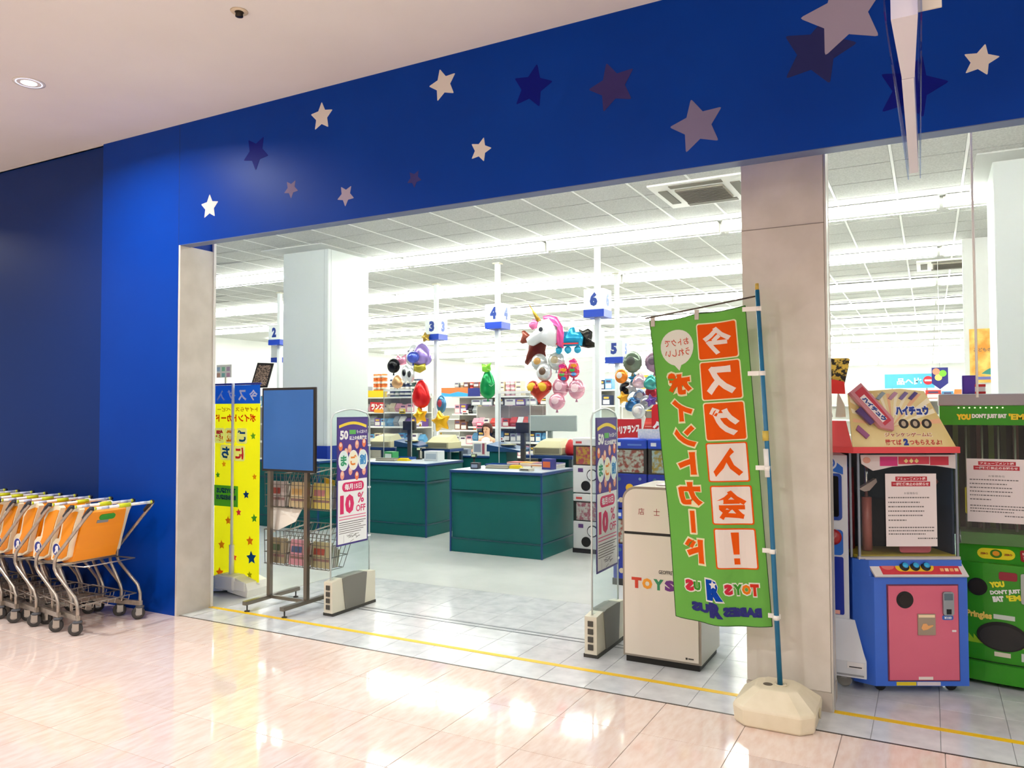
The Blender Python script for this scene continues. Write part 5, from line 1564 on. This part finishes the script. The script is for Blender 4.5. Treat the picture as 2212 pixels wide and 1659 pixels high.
balloon('round', -8.1, Y3 - .1, 2.22, .16, .28, '#DADCDE', 'narrow white balloon between the striped and the purple ones', c2='#3A3A3E', group=G3)
balloon('drop', -7.93, Y3, 2.58, .38, .42, '#9A82C8', 'large purple balloon beside the pole of lane three', group=G3)
balloon('round', -8.02, Y3 - .14, 2.53, .25, .21, '#4A5AC0', 'small blue balloon in front of the purple one', group=G3)
balloon('drop', -8.45, Y3 - .02, 2.11, .22, .24, '#C89A6E', 'tan balloon hanging below the black round one', group=G3)
balloon('star', -7.93, Y3 + .12, 2.9, .2, .26, '#B0903A', 'gold balloon at the top by lane sign three', .06, group=G3)
balloon([(-.13, -.06), (.0, -.1), (.13, -.04), (.12, .07), (.0, .05), (-.12, .08)], -7.94, Y3 - .05, 2.35, .27, .17, '#B8A83A', 'olive yellow balloon under the purple one', .05, group=G3, tail=False)
balloon('drop', -7.86, Y3 - .12, 1.88, .34, .5, '#D01A1E', 'bright red drop shaped balloon by lane three', .12, group=G3)
balloon('star', -7.86, Y3 - .15, 1.5, .32, .3, '#E0A818', 'gold star balloon left of the pole of lane three', .08, group=G3)
balloon('star', -7.46, Y3 - .1, 1.40, .4, .4, '#DCA414', 'gold star balloon right of the pole of lane three', .1, group=G3)
balloon('round', -7.55, Y3 + .05, 1.7, .19, .32, '#4A7EA8', 'blue and red globe balloon above the right gold star', c2='#A83A4A', group=G3)
balloon('drop', -6.58, Y3, 2.03, .28, .5, '#0E8A4A', 'green drop shaped balloon beside the pole of lane four', .11, group=G3)
balloon([(-.08, -.04), (.0, -.07), (.09, -.03), (.07, .05), (.1, .1), (.0, .07), (-.09, .09)], -6.58, Y3 - .05, 2.29, .2, .17, '#8AD848', 'lime ribbon balloon on top of the green drop', .04, group=G3, tail=False)
G5 = 'foil balloons on the stand beside lane five'
POLES[G5] = (-3.08, 9.0, 0)
bc = ['#F0882A', '#2A8AC0', '#E8C8D4', '#1E1E24', '#C8CCD2', '#4AA8A0', '#C83A4A', '#E8A828', '#8AA0C8', '#B8BCC4', '#6A4A9A', '#3A7AB8', '#D8D8DC', '#E07A9A']
bn2 = ['orange', 'blue', 'pale pink', 'black', 'silver', 'sea green', 'crimson', 'amber', 'light blue', 'grey', 'violet', 'steel blue', 'white', 'rose']
bp = [(-3.27, 2.0), (-3.17, 1.98), (-3.06, 1.94), (-3.3, 1.86), (-3.18, 1.86), (-2.9, 1.92), (-2.95, 1.8), (-3.27, 1.74), (-3.12, 1.76), (-3.0, 1.68), (-2.9, 1.7), (-3.2, 1.66), (-3.08, 1.58), (-2.96, 1.85)]
for k, (x, z) in enumerate(bp):
    kd = ['round', 'star', 'drop'][k % 3]
    balloon(kd, x, 9.0 + .06 * ((k * 3) % 5 - 2), z, .17, .18, bc[k], 'small %s foil balloon in the cluster beside the green flag' % bn2[k], .055, rot=.2 * (k % 3 - 1), group=G5, c2='#E8E4E0' if k % 4 == 0 and kd != 'star' else None, tail=False)
balloon('round', -3.17, 9.0, 2.17, .24, .26, '#7A8A78', 'grey green printed disc balloon above the cluster by the flag', c2='#4A4E48', group=G5)
balloon('round', -2.91, 9.05, 2.17, .24, .26, '#A88AA0', 'mauve printed disc balloon half hidden by the green flag', c2='#6A5A68', group=G5)
t = thing('balloon_stand', 'white cone balloon stand under the balloon cluster', 'balloon stand', (-3.08, 9.0, 0))
MB().lathe([(.12, 0), (.02, .05), (.018, 1.3), (.07, 1.5), (.02, 1.56)], (0, 0, 0), M('#D4D0CC', .4), 14).build('stem', t)

# ================================================================ CAPSULE TOY MACHINES
def capsule(x, y, z, w, h, d, label, pic, blue=False, group='capsule toy machines'):
    t = thing('capsule_machine', label, 'capsule machine', (x, y, z), 0, group)
    WHM = M('#E2E2E0', .4)
    body = M('#12309A', .4) if blue else WHM
    MB().box(0, 0, 0, w, d, h * .5, body, .01).build('lower_body', t)
    MB().box(.005, .01, h * .5, w - .005, d, h * .86, M('#3A3430', .5)).build('capsule_case', t)
    MB().box(.0, 0, h * .86, w, d, h, M('#1648C0', .4) if blue else WHM, .012).build('lid', t)
    pf = FRONT(0, .0098, 0)
    pic_ = MB().rect(pf, w * .12, h * .52, w * .9, h * .84, noise_mat('toy_picture_' + label[:14].replace(' ', '_'), pic[0], pic[1], nscale=28, rough=.35, lo=.42, hi=.58), 0, .003).build('picture_card', t)
    MB().box(.01, .003, h * .51, w - .01, .006, h * .85, CLEAR).build('window', t)
    ff = FRONT(0, -.0005, 0)
    if not blue:
        MB().disc(ff, w * .72, h * .33, w * .2, M('#26262A', .4), 0, .006, 22).disc(ff, w * .72, h * .33, w * .16, M('#E8E8E6', .35), .006, .02, 22).build('turn_dial', t)
        MB().disc(ff, w * .48, h * .13, w * .17, M('#101012', .5), 0, .004, 22).build('capsule_outlet', t)
        MB().rect(ff, w * .2, h * .38, w * .38, h * .45, M('#5A3A78', .5), 0, .002).build('price_sticker', t)
        MB().rect(ff, w * .12, h * .9, w * .34, h * .94, M('#C84A4A', .4), -.0, .002).build('lid_sticker', t)
    else:
        for k, (a, b, r, c) in enumerate(((.5, .3, .11, '#E8B81E'), (.2, .42, .05, '#3A6A8A'), (.8, .2, .06, '#C88A4A'), (.25, .12, .07, '#D8C8A8'), (.8, .43, .04, '#8AA8C8'))):
            MB().disc(ff, w * a, h * b, w * r, M(c, .4), 0, .003, 18).build('planet_print', t)
        MB().rect(ff, w * .1, h * .9, w * .25, h * .95, M('#E8F0F8', .4), 0, .002).build('lid_sticker', t)
        MB().rect(ff, w * .45, h * .905, w * .85, h * .93, M('#5A86D8', .4), 0, .002).build('lid_lettering', t)
    return t
for k in range(2):
    for r in range(2):
        capsule(-3.55 + .34 * k, 8.05, .05 + .62 * r, .33, .61, .36, '%s white capsule machine in the %s column behind the right security gate' % (['lower', 'upper'][r], ['left', 'right'][k]), [('#C86A78', '#F0D8D0'), ('#D8A03A', '#C84A5A')][r])
MB_ = MB().box(-3.56, 8.06, 0, -2.87, 8.4, .05, M('#2A2A2C', .6))
tag(MB_.build('machine_rack'), 'low dark plinth under the white capsule machines', 'plinth')
for k in range(3):
    for r in range(2):
        capsule(-2.58 + .335 * k, 6.75, .06 + .64 * r, .33, .63, .36, '%s blue capsule machine, %s column of the bank behind the cream box' % (['lower', 'upper'][r], ['left', 'middle', 'right'][k]), [('#E0D8C8', '#B04A3A'), ('#C8D8D8', '#C8A03A'), ('#E8D0C0', '#3A6AA8')][k], True)
tag(MB().box(-2.59, 6.76, 0, -1.57, 7.1, .06, M('#2A2A2C', .6)).build('machine_rack'), 'low dark plinth under the blue capsule machines', 'plinth')
tag(MB().box(-2.35, 6.80, 1.335, -1.6, 6.84, 1.42, noise_mat('dotted_strip', '#CFE0F0', '#EEF4FA', nscale=60, rough=.5)).build('price_strip'), 'pale blue dotted strip along the top of the capsule machines', 'strip')
for x, z, w, h, s_, lab in ((-2.74, 1.395, .30, .21, 'クリアランス', 'red clearance board left of the balloon stand'),):
    t = thing('clearance_board', lab, 'sign board', (x, 7.6, z))
    MB().box(-w / 2, 0, -h / 2, w / 2, .015, h / 2, M('#C01E2A', .45), .002).build('board', t)
    MB().text(FRONT(0, -.001, 0), s_, .0, .0, .085, M('#F4F0EC', .4), .001, bold=.07, width=w * .92, rot=.12).build('lettering', t)
    MB().box(-.01, .005, -z, .01, .015, -h / 2, STEEL).build('post', t)
t = thing('clearance_board', 'tall rounded red board beside the green flag', 'sign board', (-2.36, 7.6, 1.49))
MB().prism(FRONT(), rrect(-.12, -.15, .14, .16, .05), M('#C8141E', .45), -.012, 0).build('board', t)
MB().text(FRONT(0, -.001, 0), 'ク', -.06, -.07, .12, M('#F4F0EC', .4), .001, bold=.07, width=.1).build('lettering', t)
MB().box(-.01, .002, -1.49, .01, .012, -.15, STEEL).build('post', t)
# ================================================================ SHELVES AND GOODS BEHIND THE CHECKOUTS
def gondola(x0, x1, y, zs, top, label, d=.4, c='#D9D8D2', strips=None):
    t = thing('shelf_unit', label, 'shelf', (x0, y, 0), 0, 'store shelf units')
    w = x1 - x0
    WS = M(c, .5)
    MB().box(0, d - .02, 0, w, d, top, M('#C2C0B8', .6)).build('back_panel', t)
    MB().box(0, .02, 0, w, d - .02, .1, WS).build('kick_base', t)
    n = max(1, round(w / .9))
    for k in range(n + 1):
        MB().box(w * k / n - .012, d - .05, 0, w * k / n + .012, d - .02, top, M('#E4E3DE', .4)).build('upright', t)
    for q, z in enumerate(zs):
        s = MB().box(0, 0, z - .03, w, d - .02, z, WS).build('shelf_board', t)
        MB().box(0, -.006, z - .035, w, 0, z + .005, M('#F2F1EC', .4)).build('price_rail', s)
    return t
PAL = {'orange': '#E8742A', 'dark green': '#2A4A44', 'navy': '#1E2E58', 'pink': '#E0A0B0', 'red': '#C83A34', 'white': '#E8E6E2', 'brown': '#8A5A48', 'grey': '#9AA0A6', 'sky blue': '#5A9AC8', 'yellow': '#E8C02A', 'purple': '#6A4A8E', 'black': '#26242A', 'cream': '#D8C8A8', 'teal': '#2A7A7E'}
_pm = {}
def product_mesh(col, kind):
    k = (col, kind)
    if k not in _pm:
        c = M(PAL[col], .45)
        m = MB()
        if kind == 'can':
            m.lathe([(.46, 0), (.5, .03), (.5, .95), (.46, 1.0)], (0, .5, 0), c, 12)
            m.lathe([(.51, .3), (.51, .7)], (0, .5, 0), M('#E6E2DA', .5), 12)
        elif kind == 'bag':
            vs = [(-.5, .35, 0), (.5, .35, 0), (.5, .65, 0), (-.5, .65, 0), (-.5, .1, .45), (.5, .1, .45), (.5, .9, .45), (-.5, .9, .45), (-.46, .48, 1), (.46, .48, 1), (.46, .52, 1), (-.46, .52, 1)]
            fs = [(3, 2, 1, 0), (8, 9, 10, 11)] + [(r * 4 + q, r * 4 + (q + 1) % 4, r * 4 + 4 + (q + 1) % 4, r * 4 + 4 + q) for r in (0, 1) for q in range(4)]
            m.add(vs, fs, c)
            m.add([(-.3, .2, .25), (.3, .2, .25), (.28, .2, .6), (-.28, .2, .6)], [(0, 1, 2, 3)], M('#EDE6DA', .5))
        else:
            m.box(-.5, 0, 0, .5, 1, 1, c)
            m.box(-.4, -.012, .12, .4, 0, .55, M('#EDE8E0', .5))
            m.box(-.32, -.012, .66, .32, 0, .86, M('#D8B048' if col in ('navy', 'dark green', 'black', 'purple') else '#5A4A6A', .5))
        _pm[k] = m.mesh('product')
    return _pm[k]
NP = [0]
def product(x, y, z, w, d, h, col, kind, where):
    nm = {'box': 'carton', 'can': 'canister', 'bag': 'product_bag'}[kind]
    o = bpy.data.objects.new(nm, product_mesh(col, kind))
    COL.objects.link(o)
    o.location = (x, y, z)
    o.scale = (w, d, h)
    tag(o, '%s %s %s' % (col, {'box': 'carton', 'can': 'canister', 'bag': 'packed bag'}[kind], where), {'box': 'carton', 'can': 'canister', 'bag': 'bag'}[kind], 'goods ' + where)
    NP[0] += 1
def fill(x0, x1, y, z, h, cols, kinds, where, w=.15, gap=.012, rows=1, hv=.25):
    x = x0 + .02
    while x + w < x1:
        ww = w * rnd.uniform(.8, 1.15)
        col, kind = rnd.choice(cols), rnd.choice(kinds)
        hh = h * rnd.uniform(1 - hv, 1)
        for r in range(rows):
            product(x + ww / 2, y + .04, z + hh * r, ww, min(.25, ww * 1.4), hh * .97, col, kind, where)
        x += ww + gap
# unit behind lane three
gondola(-13.4, -10.6, 15.3, (.4, .8, 1.2, 1.55, 1.92), 2.0, 'long white shelf unit behind lane sign three')
fill(-12.2, -11.72, 15.32, 1.92, .145, ['orange'], ['can'], 'stacked in a tower on the top shelf behind lane three', .13, .01, 4, .02)
fill(-11.7, -10.62, 15.32, 1.92, .145, ['dark green', 'dark green', 'navy', 'grey'], ['can'], 'stacked on the top shelf behind lane three', .15, .012, 3, .02)
fill(-13.38, -12.25, 15.32, 1.92, .3, ['white', 'grey', 'cream'], ['box'], 'at the left end of the top shelf behind lane three', .2)
for z, cs in ((1.2, ['white', 'sky blue', 'grey', 'purple']), (.8, ['white', 'sky blue', 'cream', 'pink'])):
    fill(-13.38, -10.62, 15.32, z, .26, cs, ['box', 'bag'], 'on the %s shelf behind lane three' % ('middle' if z > 1 else 'lower'), .17)
fill(-13.38, -10.62, 15.32, 1.55, .24, ['cream', 'white', 'pink'], ['box', 'bag'], 'on the second highest shelf behind lane three', .2)
tag(MB().box(-12.5, 15.285, 1.915, -11.68, 15.296, 2.08, M('#F0D01E', .5)).build('shelf_header'), 'yellow strip along the top shelf behind lane three', 'shelf header')
t = thing('clearance_board', 'small red and white clearance board hanging below the yellow strip', 'sign board', (-11.95, 15.28, 1.66))
MB().prism(FRONT(), [(-.22, -.08), (.2, -.13), (.22, .12), (-.22, .14)], M('#C82A30', .45), -.012, 0).build('board', t)
MB().prism(FRONT(0, -.001, 0), [(-.1, -.12), (.2, -.13), (.21, -.04), (-.1, -.03)], M('#F0A028', .45), 0, .001).build('orange_corner', t)
MB().text(FRONT(0, -.002, 0), 'ランス', .0, .02, .15, M('#F4F0EC', .4), .001, bold=.07, width=.38).build('lettering', t)
MB().tube([(0, -.006, .13), (0, .1, .28)], .004, STEEL, 6).build('hook', t)
t = thing('notice_board', 'white board with dark lettering above the yellow strip', 'sign board', (-12.55, 15.42, 2.3))
MB().box(-.2, -.01, -.379, .2, 0, .2, M('#ECEBE6', .5)).build('board', t)
MB().rect(FRONT(0, -.011, 0), -.15, .06, -.03, .14, M('#4A4A4E', .5), 0, .001).build('print_block', t)
MB().rect(FRONT(0, -.011, 0), .0, .06, .15, .14, M('#4A4A4E', .5), 0, .001).build('print_block', t)
MB().text(FRONT(0, -.011, 0), 'います', 0, -.06, .1, M('#3A3A3E', .5), .001, bold=.03, width=.3).build('lettering', t)
MB().disc(FRONT(0, -.011, 0), 0, -.24, .1, M('#3A4A5A', .5), 0, .002).build('round_mark', t)
# unit right of it
gondola(-10.5, -8.42, 16.4, (.4, .75, 1.1, 1.5, 1.93), 2.02, 'white shelf unit between lane signs three and four')
fill(-10.48, -8.44, 16.42, 1.93, .12, ['pink', 'brown', 'grey', 'red', 'cream', 'navy'], ['box', 'can'], 'stacked on the top shelf between lanes three and four', .14, .01, 3, .03)
for z, cs, nm in ((1.5, ['black', 'grey', 'purple', 'pink'], 'second highest'), (1.1, ['brown', 'black', 'orange', 'white'], 'middle'), (.75, ['navy', 'white', 'pink'], 'lower')):
    fill(-10.48, -8.44, 16.42, z, .26, cs, ['box', 'bag'], 'on the %s shelf between lanes three and four' % nm, .16)
t = thing('shelf_header', 'orange and blue banner strip along the top shelf between lanes three and four', 'shelf header', (-10.8, 16.385, 1.93))
MB().box(0, -.012, 0, .78, 0, .22, M('#E8703A', .5)).build('board', t)
MB().prism(FRONT(0, -.0125, 0), [(0, 0), (.78, 0), (.78, .07), (.5, .12), (.25, .07), (0, .1)], M('#3AA0E0', .5), 0, .001).build('blue_wave', t)
MB().box(.78, -.012, 0, 1.12, 0, .2, M('#1E2A78', .5)).build('dark_end', t)
# low unit of hanging packs nearer by
gondola(-8.5, -6.15, 13.9, (.35, .66, .95, 1.25), 1.68, 'lower white shelf unit full of small packs left of the white pillar')
for z, cs, nm in ((1.25, ['pink', 'red', 'white', 'navy'], 'top'), (.95, ['navy', 'black', 'grey', 'sky blue'], 'second'), (.66, ['red', 'brown', 'pink', 'navy'], 'third'), (.35, ['navy', 'purple', 'grey'], 'bottom')):
    fill(-8.48, -6.17, 13.92, z, .23, cs, ['box', 'bag'], 'on the %s shelf of the low unit' % nm, .14)
fill(-8.48, -6.17, 13.92, 1.69, .16, ['grey', 'purple', 'black', 'white'], ['box'], 'lying on top of the low unit', .24)
# wire grid stand with blue cartons right of lane four
gondola(-9.2 + 1.2, -6.9, 18.4, (.9, 1.3, 1.7, 2.1), 2.2, 'shelf unit with blue cartons behind the green balloon')
fill(-7.98, -6.92, 18.42, 2.1, .3, ['sky blue', 'navy', 'grey'], ['box'], 'on the top shelf behind the green balloon', .2)
fill(-7.98, -6.92, 18.42, 1.7, .3, ['navy', 'grey', 'purple'], ['box'], 'on the second shelf behind the green balloon', .22)
# unit behind lane five with yellow goods
gondola(-4.45, -2.7, 12.9, (.5, .9, 1.25, 1.6, 1.95), 2.05, 'white shelf unit with yellow goods behind lane sign five')
for z, cs, nm in ((1.95, ['yellow', 'orange', 'white'], 'top'), (1.6, ['yellow', 'brown', 'red'], 'second'), (1.25, ['brown', 'yellow', 'red', 'black'], 'third'), (.9, ['yellow', 'orange', 'red'], 'fourth')):
    fill(-4.43, -2.72, 12.92, z, .25, cs, ['box', 'bag'], 'on the %s shelf behind lane five' % nm, .2)
# far units seen through the machine bay
gondola(-1.1, 1.6, 14.1, (1.0, 1.5, 1.75), 1.85, 'white shelf unit with blue header behind the game machines')
fill(-1.08, 1.58, 14.12, 1.75, .16, ['navy', 'orange', 'white', 'sky blue', 'red', 'black'], ['box', 'bag'], 'under the blue header behind the game machines', .19)
t = thing('shelf_header', 'light blue header board with white lettering behind the game machines', 'shelf header', (-.65, 14.2, 1.93))
MB().box(0, -.02, 0, .72, 0, .23, M('#5ABCE8', .45)).build('board', t)
for x in (.1, .6):
    MB().box(x, -.015, -.08, x + .02, -.005, 0, STEEL).build('support', t)
MB().text(FRONT(0, -.0205, 0), '品へ比', .36, .11, .11, M('#F6FAFC', .4), .001, bold=.04, width=.36).build('lettering', t)
MB().disc(FRONT(0, -.0205, 0), .63, .12, .07, M('#D8303A', .4), 0, .003).rect(FRONT(0, -.0205, 0), .58, .105, .68, .135, M('#F6FAFC', .4), .003, .005).build('round_mark', t)
t = thing('hanging_banner', 'dark blue pennant with coloured discs right of the blue header', 'pennant', (.14, 13.5, 2.06))
MB().prism(FRONT(), [(-.11, -.08), (0, -.17), (.11, -.08), (.11, .16), (-.11, .16)], M('#2A2A7A', .45), -.01, 0).build('board', t)
for a, b, c in ((-.05, .1, '#E88A6A'), (.04, .07, '#7AC03A'), (-.02, .01, '#E8D87A')):
    MB().disc(FRONT(0, -.0005, 0), a, b, .05, M(c, .4), 0, .002 + .001 * abs(a) * 10).build('disc', t)
MB().tube([(0, -.005, .16), (0, -.005, SZ - 2.08)], .004, M('#D8D8D4', .4), 6).build('cord', t)
# things standing on the green machine
t = thing('speaker_box', 'purple box on top of the green prize machine', 'box', (.2, 5.65, 1.686))
MB().box(-.02, 0, 0, .06, .12, .12, M('#4A28A0', .4), .004).build('body', t)
MB().rect(FRONT(0, -.0005, 0), -.01, .01, .05, .11, M('#5A34B0', .4), 0, .001).build('front_panel', t)
t = thing('small_sign', 'red and white tag on top of the green prize machine', 'tag', (.27, 5.55, 1.686))
MB().box(-.025, 0, 0, .03, .01, .06, M('#F0E8E4', .45)).build('card', t)
for z in (.0, .045):
    MB().box(-.026, -.001, z, .031, .0, z + .016, M('#D8262A', .45)).build('red_stripe', t)
# festive poster on the far right wall
structure(MB().box(.42, 12.1, 0, 1.9, 12.2, SZ, M('#F0F0EC', .6)), 'wall_partition')
t = thing('poster', 'warm yellow and orange poster with dark lettering on the far wall', 'poster', (.61, 12.085, 2.3))
MB().box(-.13, 0, -.36, .15, .01, .36, noise_mat('poster_sunset', '#F0A03A', '#F6E07A', nscale=7, rough=.5)).build('sheet', t)
MB().text(FRONT(0, -.0008, 0), 'こどもの', .02, .08, .05, M('#7A6A5A', .5), .001, bold=.02, width=.2).build('lettering', t)
MB().prism(FRONT(0, -.0008, 0), [(0, -.24), (.05, -.2), (.1, -.17), (.15, -.19), (.15, -.26), (.08, -.25)], M('#4A9A8A', .5), 0, .001).build('green_hill', t)
MB().rect(FRONT(0, -.0008, 0), -.1, -.32, .12, -.28, M('#7A7ABA', .5), 0, .001).build('caption_line', t)
# left side seen over the banner: tilted picture board, pink carton, picture cards
t = thing('picture_board', 'dark tilted picture board above the blue sign board', 'picture board', (-9.33, 9.0, 2.16))
MB().prism(FRONT(), [(-.26, -.2), (.1, -.2), (.24, .18), (-.1, .2)], M('#2A2220', .4), -.02, 0).build('frame', t)
MB().prism(FRONT(0, -.0005, 0), [(-.22, -.17), (.09, -.17), (.2, .15), (-.08, .165)], noise_mat('collage_brown', '#3A2A24', '#C8A890', nscale=40, rough=.5, lo=.4, hi=.6), 0, .002).build('picture', t)
MB().box(-.1, .005, -2.16, -.06, .03, -.1, STEEL).build('post', t)
t = thing('picture_board', 'small board of pastel pictures over the top of the yellow banner', 'picture board', (-13.55, 12.0, 2.46))
MB().box(-.26, 0, -.14, .2, .02, .14, M('#ECE8E6', .5)).build('board', t)
for k in range(6):
    a, b = -.2 + .15 * (k % 3), -.09 + .13 * (k // 3)
    MB().rect(FRONT(0, -.0005, 0), a - .05, b - .04, a + .05, b + .05, M(['#C89A8A', '#8AC0C0', '#D8A0C0', '#A0B8D8', '#8AC8A8', '#C8A8C8'][k], .5), 0, .002).build('picture', t)
MB().box(-.03, .02, -2.46, .01, .05, .1, STEEL).build('post', t)
gondola(-14.5, -10.9, 13.0, (.5, .9, 1.3, 1.7), 1.95, 'white shelf unit at the left behind the yellow banner', c='#E8E7E2')
fill(-14.4, -10.95, 13.02, 1.7, .26, ['white', 'pink', 'sky blue', 'teal'], ['box', 'bag'], 'on the top shelf behind the yellow banner', .3)
# price cards clipped to the shelf rails
PC_ = [(-11.2, 15.29, 1.58, '#E8C81E', 'yellow', 'on the shelf rail below the dark canisters behind lane three'), (-10.9, 15.29, 1.22, '#D83A34', 'red', 'on the middle rail behind the gold star balloons'),
       (-10.1, 16.39, 1.54, '#E8E4DC', 'white', 'on the rail under the orange and blue banner strip'), (-9.3, 16.39, 1.54, '#D85A8A', 'pink', 'on the rail left of the green balloon'), (-8.8, 16.39, 1.14, '#E8C81E', 'yellow', 'low on the unit between lanes three and four'),
       (-8.2, 13.89, 1.29, '#E86A8A', 'pink', 'on the top rail of the low unit'), (-7.7, 13.89, .99, '#E8E8E4', 'white', 'on the second rail of the low unit by the person'), (-7.0, 13.89, 1.29, '#D83A34', 'red', 'on the top rail of the low unit'), (-6.5, 13.89, .99, '#3A7AC8', 'blue', 'on the second rail of the low unit'),
       (-4.2, 12.89, 1.64, '#E8C81E', 'yellow', 'on the rail behind lane sign five'), (-3.4, 12.89, 1.29, '#D83A34', 'red', 'on the rail behind the balloon cluster')]
for x, y, z, c, cn, wh in PC_:
    t = thing('price_card', '%s price card %s' % (cn, wh), 'price card', (x, y - .012, z), 0, 'price cards on the shelves')
    MB().box(-.09, 0, -.07, .09, .004, .05, M(c, .5)).build('card', t)
    MB().rect(FRONT(0, -.0004, 0), -.07, -.05, .07, -.02, M('#3A3438', .5), 0, .001).build('print_line', t)
    MB().rect(FRONT(0, -.0004, 0), -.07, .0, .03, .03, M('#F4F0EC' if cn != 'white' else '#C83A3A', .5), 0, .001).build('print_block', t)
# far aisles: plain shelf runs in the depth of the store
for k, (x0, x1, y, h) in enumerate(((-17.5, -9.5, 22, 2.1), (-9, -3, 24, 2.1), (-2.5, 4.5, 23, 2.0), (-16, -4, 30, 2.1), (-3.5, 5, 31, 2.0))):
    gondola(x0, x1, y, (.5, .9, 1.3, 1.7), h, '%s of the long pale shelf runs far back in the store' % ORD[k + 1], c='#EDECE8')

# ================================================================ A PERSON BY THE LOW SHELVES
def skin_body(name, verts, edges, radii, mat, root=0):
    me = bpy.data.meshes.new(name)
    me.from_pydata(verts, edges, [])
    o = bpy.data.objects.new(name, me)
    COL.objects.link(o)
    md = o.modifiers.new('skin', 'SKIN')
    for k, r in enumerate(radii):
        me.skin_vertices[0].data[k].radius = (r, r)
        me.skin_vertices[0].data[k].use_root = (k == root)
    o.modifiers.new('smooth', 'SUBSURF').levels = 2
    dg = bpy.context.evaluated_depsgraph_get()
    m2 = bpy.data.meshes.new_from_object(o.evaluated_get(dg))
    bpy.data.objects.remove(o)
    m2.materials.clear()
    m2.materials.append(mat)
    m2.polygons.foreach_set('use_smooth', [True] * len(m2.polygons))
    m2.name = name
    return m2
SKIN = M('#E2B090', .5)
V = [(0, 0, .66), (0, 0, .8), (0, 0, .95), (0, 0, 1.06), (0, -.005, 1.11), (0, -.01, 1.17), (0, -.012, 1.25), (0, -.005, 1.31),
     (.07, 0, .60), (.075, -.01, .36), (.075, .01, .08), (.075, -.07, .035),
     (-.07, 0, .60), (-.075, -.01, .36), (-.075, .01, .08), (-.075, -.07, .035),
     (.13, 0, 1.03), (.17, .0, .82), (.17, -.08, .66), (.17, -.12, .59),
     (-.13, 0, 1.03), (-.2, -.03, .86), (-.26, -.16, .82), (-.3, -.21, .84)]
Ed = [(0, 1), (1, 2), (2, 3), (3, 4), (4, 5), (5, 6), (6, 7), (0, 8), (8, 9), (9, 10), (10, 11), (0, 12), (12, 13), (13, 14), (14, 15), (3, 16), (16, 17), (17, 18), (18, 19), (3, 20), (20, 21), (21, 22), (22, 23)]
Rd = [.10, .095, .105, .09, .04, .065, .08, .055, .07, .05, .032, .028, .07, .05, .032, .028, .045, .034, .026, .022, .045, .034, .026, .022]
me = skin_body('body', V, Ed, Rd, SKIN)
pr_ = thing('person', 'small person with dark reddish hair in a pale top by the low shelves', 'person', (-7.38, 12.75, 0), deg(8))
o = bpy.data.objects.new('body', me)
COL.objects.link(o)
o.parent = pr_
MB().lathe([(.115, .62), (.112, .8), (.122, .95), (.105, 1.05), (.06, 1.085)], (0, 0, 0), M('#E8E8E4', .7), 18).build('top', pr_)
MB().lathe([(.16, .46), (.14, .55), (.117, .66)], (0, 0, 0), M('#22264A', .7), 18).build('skirt', pr_)
hr = MB()
vs, fs, n = [], [], 16
prof = [(.03, 1.352), (.07, 1.34), (.094, 1.30), (.1, 1.25), (.1, 1.2), (.092, 1.16)]
for r, z in prof:
    for k in range(n):
        a = 2 * PI * k / n
        q = 1.0
        y = math.sin(a) * r
        if y < -.03 and z < 1.29:
            y = max(y, -.055)
        vs.append((math.cos(a) * r, y + .012, z))
for i in range(len(prof) - 1):
    for k in range(n):
        a = 2 * PI * (k + .5) / n
        if math.sin(a) < -.35 and prof[i][1] < 1.3:
            continue
        fs.append((i * n + k, (i + 1) * n + k, (i + 1) * n + (k + 1) % n, i * n + (k + 1) % n))
fs.append(tuple(range(n)))
hr.add(vs, fs, M('#4A2018', .6), True).build('hair', pr_)
for sx in (-1, 1):
    MB().prism(FRONT(0, -.084, 0), ell(.03 * sx, 1.235, .01, .007, 10), M('#2A1C18', .4), 0, .006).build('eye', pr_)
MB().prism(FRONT(0, -.078, 0), ell(0, 1.178, .018, .005, 10), M('#B0605A', .5), 0, .006).build('mouth', pr_)
MB().lathe([(.0, -.012), (.011, -.004), (.008, .012), (0, .02)], (0, -.09, 1.205), SKIN, 8).build('nose', pr_)
